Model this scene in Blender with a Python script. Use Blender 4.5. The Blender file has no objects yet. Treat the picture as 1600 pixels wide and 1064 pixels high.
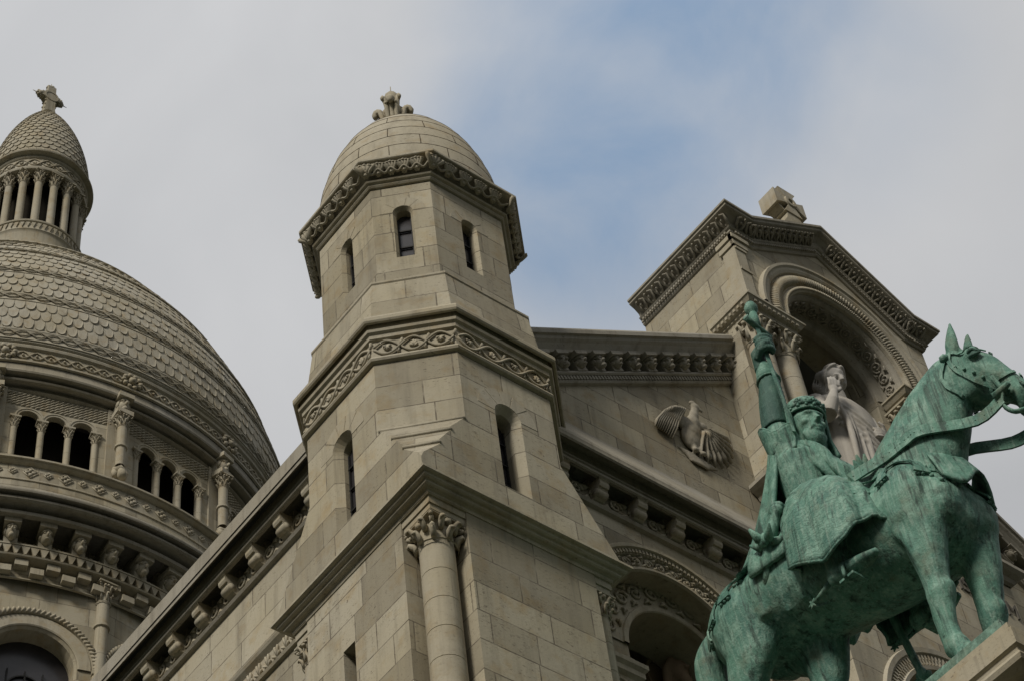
# Basilica seen from below: stair turret, gabled front, great dome, bronze rider.
import bpy, bmesh, math, random
from mathutils import Vector as V, Matrix
from mathutils.geometry import tessellate_polygon
from mathutils import noise
random.seed(7)
R = math.radians
SC = bpy.context.scene
COL = SC.collection

# ------------------------------------------------------------------ camera
cam_d = bpy.data.cameras.new('camera'); cam = bpy.data.objects.new('camera', cam_d); COL.objects.link(cam)
cam_d.sensor_width = 36.0; cam_d.lens = 76.54; cam_d.clip_start = 0.1; cam_d.clip_end = 5000
_r = V((0.789549, -0.606080, -0.096329)); _u = V((-0.427271, -0.655572, 0.622628)); _f = V((0.440512, 0.450437, 0.776567))
cam.matrix_world = Matrix(((_r.x, _u.x, -_f.x, -10.3738), (_r.y, _u.y, -_f.y, -12.2883), (_r.z, _u.z, -_f.z, 1.6), (0, 0, 0, 1)))
SC.camera = cam

# ------------------------------------------------------------------ light
SC.view_settings.view_transform = 'Standard'; SC.view_settings.look = 'None'
SC.view_settings.exposure = 0.22; SC.view_settings.gamma = 1.0
SUN_EL = R(38)
SUN_AZ2 = R(250)
sd = V((math.sin(SUN_AZ2)*math.cos(SUN_EL), math.cos(SUN_AZ2)*math.cos(SUN_EL), math.sin(SUN_EL)))
sl = bpy.data.lights.new('sun', 'SUN'); sl.energy = 2.2; sl.angle = R(14); sl.color = (1, .93, .82)
so = bpy.data.objects.new('sun', sl); COL.objects.link(so); so.location = sd*60
so.rotation_euler = sd.to_track_quat('Z', 'Y').to_euler()
W = bpy.data.worlds.new('World'); SC.world = W; W.use_nodes = True
nt = W.node_tree; N = nt.nodes; L = nt.links
bg = N['Background']; bg.inputs[1].default_value = 0.1
sky = N.new('ShaderNodeTexSky'); sky.sky_type = 'NISHITA'; sky.sun_disc = False
sky.sun_elevation = SUN_EL; sky.sun_rotation = SUN_AZ2; sky.air_density = 1.0; sky.dust_density = 2.0; sky.ozone_density = 0.15
tc = N.new('ShaderNodeTexCoord')
def dirmask(vec, a, b):           # 1 towards a direction of the real sky, 0 away from it
    d = N.new('ShaderNodeVectorMath'); d.operation = 'DOT_PRODUCT'; L.new(tc.outputs['Generated'], d.inputs[0]); d.inputs[1].default_value = vec
    m = N.new('ShaderNodeMapRange'); m.interpolation_type = 'SMOOTHSTEP'
    m.inputs[1].default_value = math.cos(R(a)); m.inputs[2].default_value = math.cos(R(b)) if b > 0 else 1+(1-math.cos(R(b)))*4; L.new(d.outputs['Value'], m.inputs[0])
    return m.outputs[0]
def mth(op, a, b=None):
    m = N.new('ShaderNodeMath'); m.operation = op
    for i, x in enumerate((a, b)):
        if x is None: continue
        if isinstance(x, (int, float)): m.inputs[i].default_value = x
        else: L.new(x, m.inputs[i])
    return m.outputs[0]
m1 = dirmask((0.428901, 0.308884, 0.848902), 7.5, -2.5); m2 = dirmask((0.436168, 0.375397, 0.817823), 6.2, -1.5); m3 = dirmask((0.481239, 0.280300, 0.830567), 6.0, -4.0)
nz = N.new('ShaderNodeTexNoise'); nz.inputs['Scale'].default_value = 9; nz.inputs['Detail'].default_value = 7; nz.inputs['Roughness'].default_value = .55; nz.inputs['Distortion'].default_value = .5; L.new(tc.outputs['Generated'], nz.inputs['Vector'])
nz2 = N.new('ShaderNodeTexNoise'); nz2.inputs['Scale'].default_value = 4.5; nz2.inputs['Detail'].default_value = 5; nz2.inputs['Distortion'].default_value = .6; L.new(tc.outputs['Generated'], nz2.inputs['Vector'])
blue = mth('MULTIPLY', mth('MAXIMUM', mth('MAXIMUM', m1, m2), m3), mth('MAXIMUM', mth('SUBTRACT', mth('MULTIPLY', nz.outputs['Fac'], 2.6), .18), .0))
cl = N.new('ShaderNodeMix'); cl.data_type = 'RGBA'; L.new(nz2.outputs['Fac'], cl.inputs[0])
cl.inputs[6].default_value = (3.7, 3.82, 4.0, 1); cl.inputs[7].default_value = (5.6, 5.62, 5.7, 1)
mixs = N.new('ShaderNodeMix'); mixs.data_type = 'RGBA'; mixs.clamp_factor = True
L.new(mth('MULTIPLY', mth('MINIMUM', blue, 1.0), .74), mixs.inputs[0]); L.new(cl.outputs[2], mixs.inputs[6])
sb = N.new('ShaderNodeVectorMath'); sb.operation = 'MULTIPLY'; sb.inputs[1].default_value = (1.52, 1.95, 1.95); L.new(sky.outputs[0], sb.inputs[0]); L.new(sb.outputs[0], mixs.inputs[7])
# overcast sky: about three times brighter overhead than at the horizon
sp = N.new('ShaderNodeSeparateXYZ'); L.new(tc.outputs['Generated'], sp.inputs[0])
el = mth('ADD', mth('MULTIPLY', mth('MAXIMUM', sp.outputs[2], 0.0), 1.06), .15)
oc_ = N.new('ShaderNodeVectorMath'); oc_.operation = 'SCALE'; L.new(mixs.outputs[2], oc_.inputs[0]); L.new(el, oc_.inputs['Scale'])
L.new(oc_.outputs[0], bg.inputs[0])

# ------------------------------------------------------------------ materials
def nmat(name):
    m = bpy.data.materials.new(name); m.use_nodes = True
    return m, m.node_tree.nodes, m.node_tree.links, m.node_tree.nodes['Principled BSDF']
class NB:
    def __init__(s, m): s.t = m.node_tree; s.n = s.t.nodes; s.l = s.t.links
    def new(s, t, **k):
        x = s.n.new(t)
        for a, b in k.items(): setattr(x, a, b)
        return x
    def put(s, x, sock):
        if hasattr(x, 'is_output'): s.l.new(x, sock)
        else: sock.default_value = x
    def math(s, op, a, b=0.0, c=None):
        x = s.new('ShaderNodeMath', operation=op); s.put(a, x.inputs[0]); s.put(b, x.inputs[1])
        if c is not None: s.put(c, x.inputs[2])
        return x.outputs[0]
    def vmath(s, op, a, b=None, out=0):
        x = s.new('ShaderNodeVectorMath', operation=op); s.put(a, x.inputs[0])
        if b is not None: s.put(b, x.inputs[1])
        return x.outputs[out]
    def noise(s, vec, scale, detail=3, rough=.55):
        x = s.new('ShaderNodeTexNoise'); s.put(vec, x.inputs['Vector']); x.inputs['Scale'].default_value = scale
        x.inputs['Detail'].default_value = detail; x.inputs['Roughness'].default_value = rough
        return x.outputs['Fac']
    def ramp(s, f, lo, hi, a=0.0, b=1.0):
        x = s.new('ShaderNodeMapRange'); s.put(f, x.inputs[0]); x.inputs[1].default_value = lo; x.inputs[2].default_value = hi
        x.inputs[3].default_value = a; x.inputs[4].default_value = b
        return x.outputs[0]
    def mix(s, f, a, b, mode='MIX'):
        x = s.new('ShaderNodeMix', data_type='RGBA', blend_type=mode); s.put(f, x.inputs[0])
        s.put(a if hasattr(a, 'is_output') else (*a, 1), x.inputs[6]); s.put(b if hasattr(b, 'is_output') else (*b, 1), x.inputs[7])
        return x.outputs[2]
    def bump(s, h, strength, dist, prev=None):
        x = s.new('ShaderNodeBump'); s.put(h, x.inputs['Height']); x.inputs['Strength'].default_value = strength; x.inputs['Distance'].default_value = dist
        if prev is not None: s.l.new(prev, x.inputs['Normal'])
        return x.outputs[0]

def stone(name, base=(.43, .398, .318), joints=None, dirt=.5, warm=.8, pit=1.0):
    """weathered limestone; joints = (course height, block length, z phase) or None"""
    m, n, l, p = nmat(name); b = NB(m)
    geo = b.new('ShaderNodeNewGeometry'); P = geo.outputs['Position']; TN = geo.outputs['True Normal']
    big = b.noise(P, .55, 4); med = b.noise(P, 3.2, 4, .6); fine = b.noise(P, 38, 3, .7)
    st = b.vmath('MULTIPLY', P, (5, 5, .45)); streak = b.noise(st, 1.0, 4, .65)
    col = b.mix(b.ramp(big, .35, .68), base, tuple(c*k for c, k in zip(base, (.90, .86, .76))))
    rust = b.mix(b.ramp(med, .52, .75, 0, warm), col, tuple(c*k for c, k in zip(base, (.82, .68, .48))))
    col = rust
    nb = None
    if joints:
        ch, bl, ph = joints
        T = b.vmath('NORMALIZE', b.vmath('CROSS_PRODUCT', (0, 0, 1), TN))
        u = b.vmath('DOT_PRODUCT', P, T, out=1)
        sx = b.new('ShaderNodeSeparateXYZ'); l.new(P, sx.inputs[0])
        v = b.math('SUBTRACT', sx.outputs[2], ph)
        cx = b.new('ShaderNodeCombineXYZ'); b.put(b.math('ADD', u, b.math('MULTIPLY', b.math('FLOOR', b.math('DIVIDE', v, ch)), .377)), cx.inputs[0]); b.put(v, cx.inputs[1])
        br = b.new('ShaderNodeTexBrick'); l.new(cx.outputs[0], br.inputs['Vector'])
        br.inputs['Scale'].default_value = 1; br.inputs['Mortar Size'].default_value = .0095; br.inputs['Mortar Smooth'].default_value = .3
        br.inputs['Brick Width'].default_value = bl; br.inputs['Row Height'].default_value = ch; br.inputs['Bias'].default_value = 0
        br.offset = .37; br.offset_frequency = 3; br.squash = .62; br.squash_frequency = 3
        br.inputs['Color1'].default_value = (.62, .61, .58, 1); br.inputs['Color2'].default_value = (1.16, 1.16, 1.14, 1); br.inputs['Mortar'].default_value = (.9, .9, .9, 1)
        sz = b.new('ShaderNodeSeparateXYZ'); l.new(TN, sz.inputs[0])
        vert = b.ramp(b.math('ABSOLUTE', sz.outputs[2]), .6, .4)
        col = b.mix(b.math('MULTIPLY', vert, .85), col, br.outputs['Color'], 'MULTIPLY')
        mo = b.math('MULTIPLY', b.math('MULTIPLY', br.outputs['Fac'], vert), b.ramp(b.noise(P, 6, 2), .35, .6, .35, 1.0))
        col = b.mix(b.math('MULTIPLY', mo, .85), col, (.10, .082, .06))
        nb = b.bump(b.math('SUBTRACT', 1.0, mo), .6, .012)
    col = b.mix(b.math('MULTIPLY', b.ramp(streak, .5, .8), dirt), col, (.13, .115, .09))
    crust = b.math('MULTIPLY', b.ramp(b.noise(b.vmath('MULTIPLY', P, (1, 1, .55)), 1.15, 6, .68), .54, .70), b.ramp(med, .38, .58))
    col = b.mix(b.math('MULTIPLY', crust, .38), col, (.17, .155, .125))
    runs = b.math('MULTIPLY', b.ramp(b.noise(b.vmath('MULTIPLY', P, (14, 14, .35)), 1.0, 3, .6), .56, .72), b.ramp(big, .42, .6))
    col = b.mix(b.math('MULTIPLY', runs, .45), col, (.16, .145, .115))
    col = b.mix(b.ramp(fine, .3, .7, .0, .22), col, tuple(c*.62 for c in base))
    pits = b.new('ShaderNodeTexNoise'); l.new(b.vmath('MULTIPLY', P, (1, 1, 2.2)), pits.inputs['Vector']); pits.inputs['Scale'].default_value = 17; pits.inputs['Detail'].default_value = 6; pits.inputs['Roughness'].default_value = .75
    pt = b.math('MULTIPLY', b.ramp(pits.outputs['Fac'], .575, .65), b.ramp(b.noise(P, 1.7, 2), .38, .6, .2, .85*pit))
    col = b.mix(pt, col, (.12, .10, .075))
    l.new(col, p.inputs['Base Color']); p.inputs['Roughness'].default_value = .93; p.inputs['Specular IOR Level'].default_value = .15
    h = b.math('ADD', b.math('MULTIPLY', fine, .6), b.math('MULTIPLY', pt, -1.0))
    nb = b.bump(h, .35, .012, nb)
    l.new(nb, p.inputs['Normal'])
    return m

def bronze(name, base=(.135, .295, .222), dark=.9, pale=1.0, engrave=0.0):
    """old bronze: chalky green patina, rain streaks, brown and black patches"""
    m, n, l, p = nmat(name); b = NB(m)
    P = b.new('ShaderNodeNewGeometry').outputs['Position']
    big = b.noise(P, 1.5, 5, .6); med = b.noise(P, 5.5, 5, .65); fine = b.noise(P, 42, 4, .7)
    st = b.noise(b.vmath('MULTIPLY', P, (12, 12, .55)), 1.0, 5, .70); st2 = b.noise(b.vmath('MULTIPLY', P, (22, 22, .8)), 1.0, 4, .7)
    col = b.mix(b.ramp(big, .36, .62), base, tuple(c*k for c, k in zip(base, (.62, .70, .74))))
    col = b.mix(b.math('MULTIPLY', b.ramp(med, .47, .66), pale), col, (.235, .41, .325))
    col = b.mix(b.math('MULTIPLY', b.ramp(st2, .50, .66), .6*pale), col, (.33, .46, .38))
    brown = b.math('MULTIPLY', b.ramp(b.noise(P, 2.1, 4), .52, .66), b.ramp(med, .40, .60))
    col = b.mix(b.math('MULTIPLY', brown, .65), col, (.085, .085, .042))
    col = b.mix(b.math('MULTIPLY', b.ramp(st, .52, .66), dark), col, (.020, .045, .034))
    blk = b.math('MAXIMUM', b.math('MULTIPLY', b.ramp(b.noise(P, 9, 4, .7), .62, .70), .7), b.math('MULTIPLY', b.ramp(b.noise(P, 2.6, 6, .66), .60, .70), .6))
    col = b.mix(blk, col, (.022, .040, .030))
    col = b.mix(b.ramp(fine, .42, .75, 0, .5), col, (.035, .085, .06))
    h = b.math('ADD', fine, b.math('MULTIPLY', med, 2.2))
    if engrave:
        v = b.new('ShaderNodeTexVoronoi', feature='DISTANCE_TO_EDGE'); b.put(P, v.inputs['Vector']); v.inputs['Scale'].default_value = 9
        w = b.new('ShaderNodeTexWave', wave_type='RINGS'); b.put(P, w.inputs['Vector']); w.inputs['Scale'].default_value = 5.5; w.inputs['Distortion'].default_value = 9; w.inputs['Detail'].default_value = 3; w.inputs['Detail Scale'].default_value = 2.2
        e = b.math('MULTIPLY', b.ramp(w.outputs['Fac'], .0, .16, 1, 0), engrave)
        col = b.mix(b.math('MULTIPLY', e, .7), col, (.022, .05, .038)); h = b.math('SUBTRACT', h, b.math('MULTIPLY', e, 2.0))
    l.new(col, p.inputs['Base Color']); p.inputs['Roughness'].default_value = .66; p.inputs['Specular IOR Level'].default_value = .35
    l.new(b.bump(h, .45, .02), p.inputs['Normal'])
    return m

def plain(name, col, rough=.8, spec=.2, var=.25, scale=4):
    m, n, l, p = nmat(name); b = NB(m)
    P = b.new('ShaderNodeNewGeometry').outputs['Position']
    c = b.mix(b.ramp(b.noise(P, scale, 4), .3, .7), col, tuple(x*(1-var) for x in col))
    l.new(c, p.inputs['Base Color']); p.inputs['Roughness'].default_value = rough; p.inputs['Specular IOR Level'].default_value = spec
    return m

M = dict(
    wall=stone('limestone_blocks', joints=(.427, 1.02, 18.66)),
    drum=stone('limestone_drum', joints=(.62, 1.3, 40.1), pit=.3),
    carved=stone('limestone_carved', pit=.7),
    domed=stone('limestone_dome', base=(.42, .395, .325), pit=.4, dirt=.45),
    sooty=stone('limestone_stained', base=(.35, .33, .28), dirt=.75, warm=.2),
    marble=stone('grey_marble', base=(.47, .455, .43), dirt=.5, warm=.25, pit=.3),
    birdstone=stone('grey_carved_stone', base=(.38, .355, .30), dirt=.6, pit=.5),
    letter=plain('incised_lettering', (.16, .15, .13), 1, 0),
    mortar=plain('mortar', (.11, .09, .068), 1, 0),
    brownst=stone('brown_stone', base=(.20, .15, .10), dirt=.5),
    bronze=bronze('verdigris_bronze'), mail=bronze('dark_verdigris_bronze', base=(.055, .135, .105), dark=.7, pale=.25),
    palebronze=bronze('pale_verdigris', base=(.13, .22, .16), dark=.5), engraved=bronze('engraved_verdigris', engrave=.4),
    glass=plain('window_glass', (.035, .033, .036), .25, .5), iron=plain('black_iron', (.02, .02, .02), .6),
    shade_fill=plain('painted_interior_shade', (.03, .027, .022), 1, 0), lead=plain('lead_roof', (.16, .165, .165), .6),  # first one: near-black colour standing in for unlit space behind openings
    ground=plain('dark_garden_ground', (.05, .055, .04), 1, 0),
)

# ------------------------------------------------------------------ mesh helpers
class MB:
    def __init__(s): s.v = []; s.f = []; s.sm = []
    def add(s, vs, fs, smooth=False):
        o = len(s.v); s.v += [tuple(x) for x in vs]; s.f += [tuple(i+o for i in f) for f in fs]; s.sm += [smooth]*len(fs)
    def build(s, name, mat, parent=None, weld=False, label=None):
        me = bpy.data.meshes.new(name); me.from_pydata(s.v, [], s.f); me.polygons.foreach_set('use_smooth', s.sm)
        bm = bmesh.new(); bm.from_mesh(me)
        if weld: bmesh.ops.remove_doubles(bm, verts=bm.verts, dist=1e-4)
        bmesh.ops.recalc_face_normals(bm, faces=bm.faces); bm.to_mesh(me); bm.free(); me.update()
        me.materials.append(M[mat]); o = bpy.data.objects.new(name, me); COL.objects.link(o)
        if parent is not None: o.parent = parent
        if label: o['label'] = label
        return o
def thing(name, label, cat, loc=(0, 0, 0), group=None):
    o = bpy.data.objects.new(name, None); COL.objects.link(o); o.location = loc; o.empty_display_size = .3
    o['label'] = label; o['category'] = cat
    if group: o['group'] = group
    return o
def frame(o, U, Nn): 
    o = V(o); U = V(U); Nn = V(Nn); Z = V((0, 0, 1))
    return lambda u, v, d=0: o + U*u + Z*v + Nn*d
SF = lambda y: frame((0, y, 0), (1, 0, 0), (0, -1, 0))        # south facing plane, u = x
WF = lambda x: frame((x, 0, 0), (0, -1, 0), (-1, 0, 0))       # west facing plane, u = -y
def polar(Mf, cu, cv):                                         # u -> arc length param angle (0 = left springing)
    return lambda a, rr, d=0: Mf(cu - math.cos(a)*rr, cv + math.sin(a)*rr, d)
def spline(pts, n):
    pts = [V(p) for p in pts]; m = len(pts)-1; out = []
    for i in range(n+1):
        t = i/n*m; k = min(int(t), m-1); f = t-k
        p0, p1, p2, p3 = pts[max(k-1, 0)], pts[k], pts[k+1], pts[min(k+2, m)]
        out.append(.5*((2*p1)+(p2-p0)*f+(2*p0-5*p1+4*p2-p3)*f*f+(3*p1-p0-3*p2+p3)*f**3))
    return out
def box(mb, Mf, u0, u1, v0, v1, d0, d1):
    p = [Mf(u, v, d) for d in (d0, d1) for v in (v0, v1) for u in (u0, u1)]
    mb.add(p, [(0, 1, 3, 2), (4, 6, 7, 5), (0, 4, 5, 1), (2, 3, 7, 6), (0, 2, 6, 4), (1, 5, 7, 3)])
def poly(mb, pts):
    mb.add(pts, [tuple(range(len(pts)))])
def prism(mb, Mf, pts, d0, d1, caps=True):
    n = len(pts); a = [Mf(u, v, d0) for u, v in pts] + [Mf(u, v, d1) for u, v in pts]
    fs = [(i, (i+1) % n, n+(i+1) % n, n+i) for i in range(n)]
    if caps: fs += [tuple(range(n)), tuple(range(2*n-1, n-1, -1))]
    mb.add(a, fs)
def archpts(u, v0, v1, w, n=10):           # closed arched outline, v1 = springing
    r = w/2
    return [(u-r, v0), (u+r, v0)] + [(u+r*math.cos(math.pi*i/n), v1+r*math.sin(math.pi*i/n)) for i in range(n+1)]
def shrink(pts, k):                         # inset an arch outline towards its centre line
    cu = sum(p[0] for p in pts)/len(pts); mb_ = min(p[1] for p in pts); mt = max(p[1] for p in pts); w = max(p[0] for p in pts)-min(p[0] for p in pts)
    f = 1-2*k/w
    return [(cu+(u-cu)*f, (v if v-mb_ < 1e-6 else v-(k if v > mt-w/2-1e-6 else 0)*((v-(mt-w/2))/(w/2)))) for u, v in pts]
def panel(mb, Mf, outer, holes, depth=.4, splay=0.0, sdepth=None):
    loops = [[V((u, v, 0)) for u, v in outer]] + [[V((u, v, 0)) for u, v in h] for h in holes]
    flat = [p for lp in loops for p in lp]
    tri = tessellate_polygon(loops)
    mb.add([Mf(p.x, p.y, 0) for p in flat], [t for t in tri])
    for h in holes:
        rings = [(h, 0)]
        cur = h
        if splay: cur = shrink(h, splay); rings.append((cur, -(sdepth or splay)))
        rings.append((cur, -depth))
        n = len(h)
        for (ra, da), (rb, db) in zip(rings, rings[1:]):
            mb.add([Mf(u, v, da) for u, v in ra] + [Mf(u, v, db) for u, v in rb], [(i, (i+1) % n, n+(i+1) % n, n+i) for i in range(n)])
def sweep(mb, path, nrm, prof, closed=False, caps=True, smooth=False):
    path = [V(p) for p in path]; nrm = V(nrm); n = len(path); k = len(prof); vs = []
    for i, p in enumerate(path):
        d0 = (p-path[i-1]).normalized() if (i or closed) else None
        d1 = (path[(i+1) % n]-p).normalized() if (i < n-1 or closed) else None
        s0 = d0.cross(nrm) if d0 else d1.cross(nrm); s1 = d1.cross(nrm) if d1 else s0
        m = (s0+s1)/max(.2, 1+s0.dot(s1))
        vs += [p+m*a+nrm*b for a, b in prof]
    fs = []
    for i in range(n if closed else n-1):
        j = (i+1) % n
        for q in range(k-1): fs.append((i*k+q, j*k+q, j*k+q+1, i*k+q+1))
    if caps and not closed: fs += [tuple(range(k)), tuple((n-1)*k+q for q in range(k))]
    mb.add(vs, fs, smooth)
def lathe(mb, prof, c=(0, 0, 0), seg=24, a0=0, a1=360, smooth=True, cap=False):
    """prof = [(r, z)], angle measured from south towards east; smooth except across sharp arrises"""
    runs = [[prof[0]]]
    for i in range(1, len(prof)):
        runs[-1].append(prof[i])
        if 0 < i < len(prof)-1:
            d0 = V((prof[i][0]-prof[i-1][0], prof[i][1]-prof[i-1][1])); d1 = V((prof[i+1][0]-prof[i][0], prof[i+1][1]-prof[i][1]))
            if d0.length > 1e-9 and d1.length > 1e-9 and d0.angle(d1) > .75: runs.append([prof[i]])
    full = abs(a1-a0-360) < 1e-6; m = seg if full else seg+1
    an = [R(a0+(a1-a0)*i/seg) for i in range(m)]
    for rn in runs:
        k = len(rn); vs = [(c[0]+r_*math.sin(t), c[1]-r_*math.cos(t), c[2]+z) for t in an for r_, z in rn]
        mb.add(vs, [(i*k+q, ((i+1) % m)*k+q, ((i+1) % m)*k+q+1, i*k+q+1) for i in range(seg) for q in range(k-1)], smooth)
    if cap:
        for r_, z in (prof[0], prof[-1]): mb.add([(c[0]+r_*math.sin(t), c[1]-r_*math.cos(t), c[2]+z) for t in an], [tuple(range(m))])
def tube(mb, pts, rad, sides=5, smooth=True, cap=True, flat=1.0, up=None):
    pts = [V(p) for p in pts]; n = len(pts)
    if not hasattr(rad, '__len__'): rad = [rad]*n
    vs = []; prev = None
    for i, p in enumerate(pts):
        t = (pts[min(i+1, n-1)]-pts[max(i-1, 0)])
        t = t.normalized() if t.length > 1e-9 else V((0, 0, 1))
        if up is not None: x = V(up)-t*t.dot(V(up))
        elif prev is None: x = t.orthogonal()
        else: x = prev-t*prev.dot(t)
        if x.length < 1e-6: x = t.orthogonal()
        x.normalize(); prev = x; y = t.cross(x)
        for k in range(sides):
            a = 2*math.pi*k/sides; vs.append(p+x*math.cos(a)*rad[i]+y*math.sin(a)*rad[i]*flat)
    fs = [(i*sides+k, i*sides+(k+1) % sides, (i+1)*sides+(k+1) % sides, (i+1)*sides+k) for i in range(n-1) for k in range(sides)]
    if cap: fs += [tuple(range(sides)), tuple((n-1)*sides+k for k in range(sides))]
    mb.add(vs, fs, smooth)
_ico = None
def blob(mb, c, r, sub=1, smooth=True, jit=0.0):
    """small rounded lump, r = radius or (rx, ry, rz)"""
    global _ico
    if _ico is None: _ico = {}
    if sub not in _ico:
        bm = bmesh.new(); bmesh.ops.create_icosphere(bm, subdivisions=sub, radius=1)
        _ico[sub] = ([v.co.copy() for v in bm.verts], [tuple(v.index for v in f.verts) for f in bm.faces]); bm.free()
    vs, fs = _ico[sub]; r = r if hasattr(r, '__len__') else (r, r, r); c = V(c)
    mb.add([c+V((v.x*r[0], v.y*r[1], v.z*r[2]))*(1+jit*(random.random()-.5)) for v in vs], fs, smooth)
# carved ornament ------------------------------------------------------
def spiral(mb, Mf, cu, cv, r, d, th, turn=1.4, ph=0.0, sgn=1, n=13, sides=4):
    pts = []; rad = []
    for i in range(n):
        t = i/(n-1); rr = r*(1-.72*t); a = ph+sgn*turn*2*math.pi*t
        pts.append(Mf(cu+rr*math.cos(a), cv+rr*math.sin(a), d)); rad.append(th*(1-.45*t))
    tube(mb, pts, rad, sides); blob(mb, pts[-1], th*1.5)
def scrolls(mb, Mf, u0, u1, v0, v1, d=.02, th=None, pitch=None):
    """running vine: alternate spirals joined by a wavy stem, with leaves"""
    h = v1-v0; pitch = pitch or h*.95; n = max(1, round((u1-u0)/pitch)); w = (u1-u0)/n; th = th or h*.075; cv = (v0+v1)/2
    for i in range(n):
        s = 1 if i % 2 == 0 else -1; cu = u0+w*(i+.5)
        spiral(mb, Mf, cu, cv, min(w, h)*.42, d, th, 1.35, math.pi*(1 if s > 0 else 0)*0+random.uniform(-.2, .2)+(0 if s > 0 else math.pi), s)
        for k in (-1, 1):
            lu = cu+w*.5; lv = cv+k*h*.3
            blob(mb, Mf(lu, lv, d), th*1.25, 1, True, .3)
            tube(mb, [Mf(cu+w*.25, cv+k*h*.44, d), Mf(lu, lv+k*h*.05, d*1.3), Mf(cu+w*.72, cv+k*h*.45, d)], [th*.5, th*1.1, th*.4], 4)
def interlace(mb, Mf, u0, u1, v0, v1, d=.02, th=None):
    """two wavy bands woven over one another with leaf bosses"""
    h = v1-v0; n = max(1, round((u1-u0)/(h*1.15))); w = (u1-u0)/n; th = th or h*.07; cv = (v0+v1)/2; st = n*10
    for s in (-1, 1):
        pts = [Mf(u0+(u1-u0)*i/st, cv+s*h*.4*math.sin(math.pi*i/10), d+.4*th*s*math.cos(math.pi*i/10)) for i in range(st+1)]
        tube(mb, pts, th, 4)
    for i in range(n):
        cu = u0+w*(i+.5)
        for k in range(5):
            a = math.pi*(.1+.2*k); s = 1 if i % 2 else -1
            tube(mb, [Mf(cu, cv-s*h*.15, d*.6), Mf(cu+.16*h*math.cos(a), cv-s*h*.15+s*.3*h*math.sin(a), d)], [th*.5, th*1.1], 4)
        for s in (-1, 1):
            tube(mb, [Mf(cu+w*.5-.05*h, cv+s*h*.06, d*.6), Mf(cu+w*.5+.1*h*s, cv+s*h*.38, d)], [th*.6, th*1.2], 4)
def palmette(mb, Mf, u, v, w, h, d, k=5, th=None):
    th = th or w*.13
    for i in range(k):
        a = math.pi*(.08+.84*i/(k-1)); 
        tube(mb, [Mf(u, v, d*.5), Mf(u+w*.3*math.cos(a), v+h*.55*math.sin(a), d*.9), Mf(u+w*.5*math.cos(a), v+h*.98*math.sin(a), d*1.15)], [th*.5, th, th*.8], 4)
def dentils(mb, Mf, u0, u1, v0, v1, d0, d1, pitch, fill=.55):
    n = max(1, round((u1-u0)/pitch)); w = (u1-u0)/n
    for i in range(n): box(mb, Mf, u0+w*i+w*(1-fill)/2, u0+w*i+w*(1+fill)/2, v0, v1, d0, d1)
def capital(mb, c, z0, z1, r, R1, sq=True, rows=2):
    """leafy column capital: bell, two rows of curling leaves, corner volutes, square abacus"""
    h = z1-z0
    lathe(mb, [(r*1.18, z0-.06*h), (r*1.25, z0-.03*h), (r*1.18, z0)], c, 16)
    lathe(mb, [(r*1.0, z0), (r*1.05, z0+h*.5), (R1*.85, z0+h*.9), (R1*.85, z0+h*.92)], c, 16)
    for row in range(rows):
        zz = z0+h*(.06+.36*row); n = 8
        for i in range(n):
            a = 2*math.pi*(i+.5*row)/n; e = V((math.sin(a), -math.cos(a), 0)); rr = r*1.1+(R1-r)*.25*row
            p0 = V((c[0], c[1], zz))+e*rr; p1 = V((c[0], c[1], zz+h*.26))+e*(rr+r*.1); p2 = V((c[0], c[1], zz+h*.36))+e*(rr+r*.42); p3 = V((c[0], c[1], zz+h*.28))+e*(rr+r*.5)
            tube(mb, [p0, p1, p2, p3], [r*.26, r*.32, r*.26, r*.14], 5, flat=.6)
    for i in range(4):
        a = math.pi/4+i*math.pi/2; e = V((math.sin(a), -math.cos(a), 0)); cc = V((c[0], c[1], z0+h*.78))+e*R1*1.12; t = V((-e.y, e.x, 0))
        pts = [cc+e*(r*.34*(1-.6*k/9)*math.cos(.7*k)) + V((0, 0, 1))*(r*.34*(1-.6*k/9)*math.sin(.7*k)) for k in range(10)]
        tube(mb, pts, r*.13, 4); blob(mb, cc, r*.14)
        b2 = V((c[0], c[1], z0+h*.8))+V((math.sin(i*math.pi/2), -math.cos(i*math.pi/2), 0))*R1*.92; blob(mb, b2, r*.25, 1, True, .3)
    Mf = frame((c[0], c[1], 0), (1, 0, 0), (0, -1, 0)); k = R1*1.02
    box(mb, Mf, -k, k, z1-.08*h, z1, -k, k)
def column(mb, c, z0, z1, r, seg=18, drum=.43, taper=1.0):
    n = max(1, round((z1-z0)/drum)); dz = (z1-z0)/n; z = z0
    for i in range(n):
        ra = r*(1+(taper-1)*i/n); rb = r*(1+(taper-1)*(i+1)/n)
        lathe(mb, [(ra-.007, z), (ra-.007, z+.004), (ra, z+.007), (rb, z+dz-.003), (rb-.007, z+dz)], c, seg); z += dz
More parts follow.
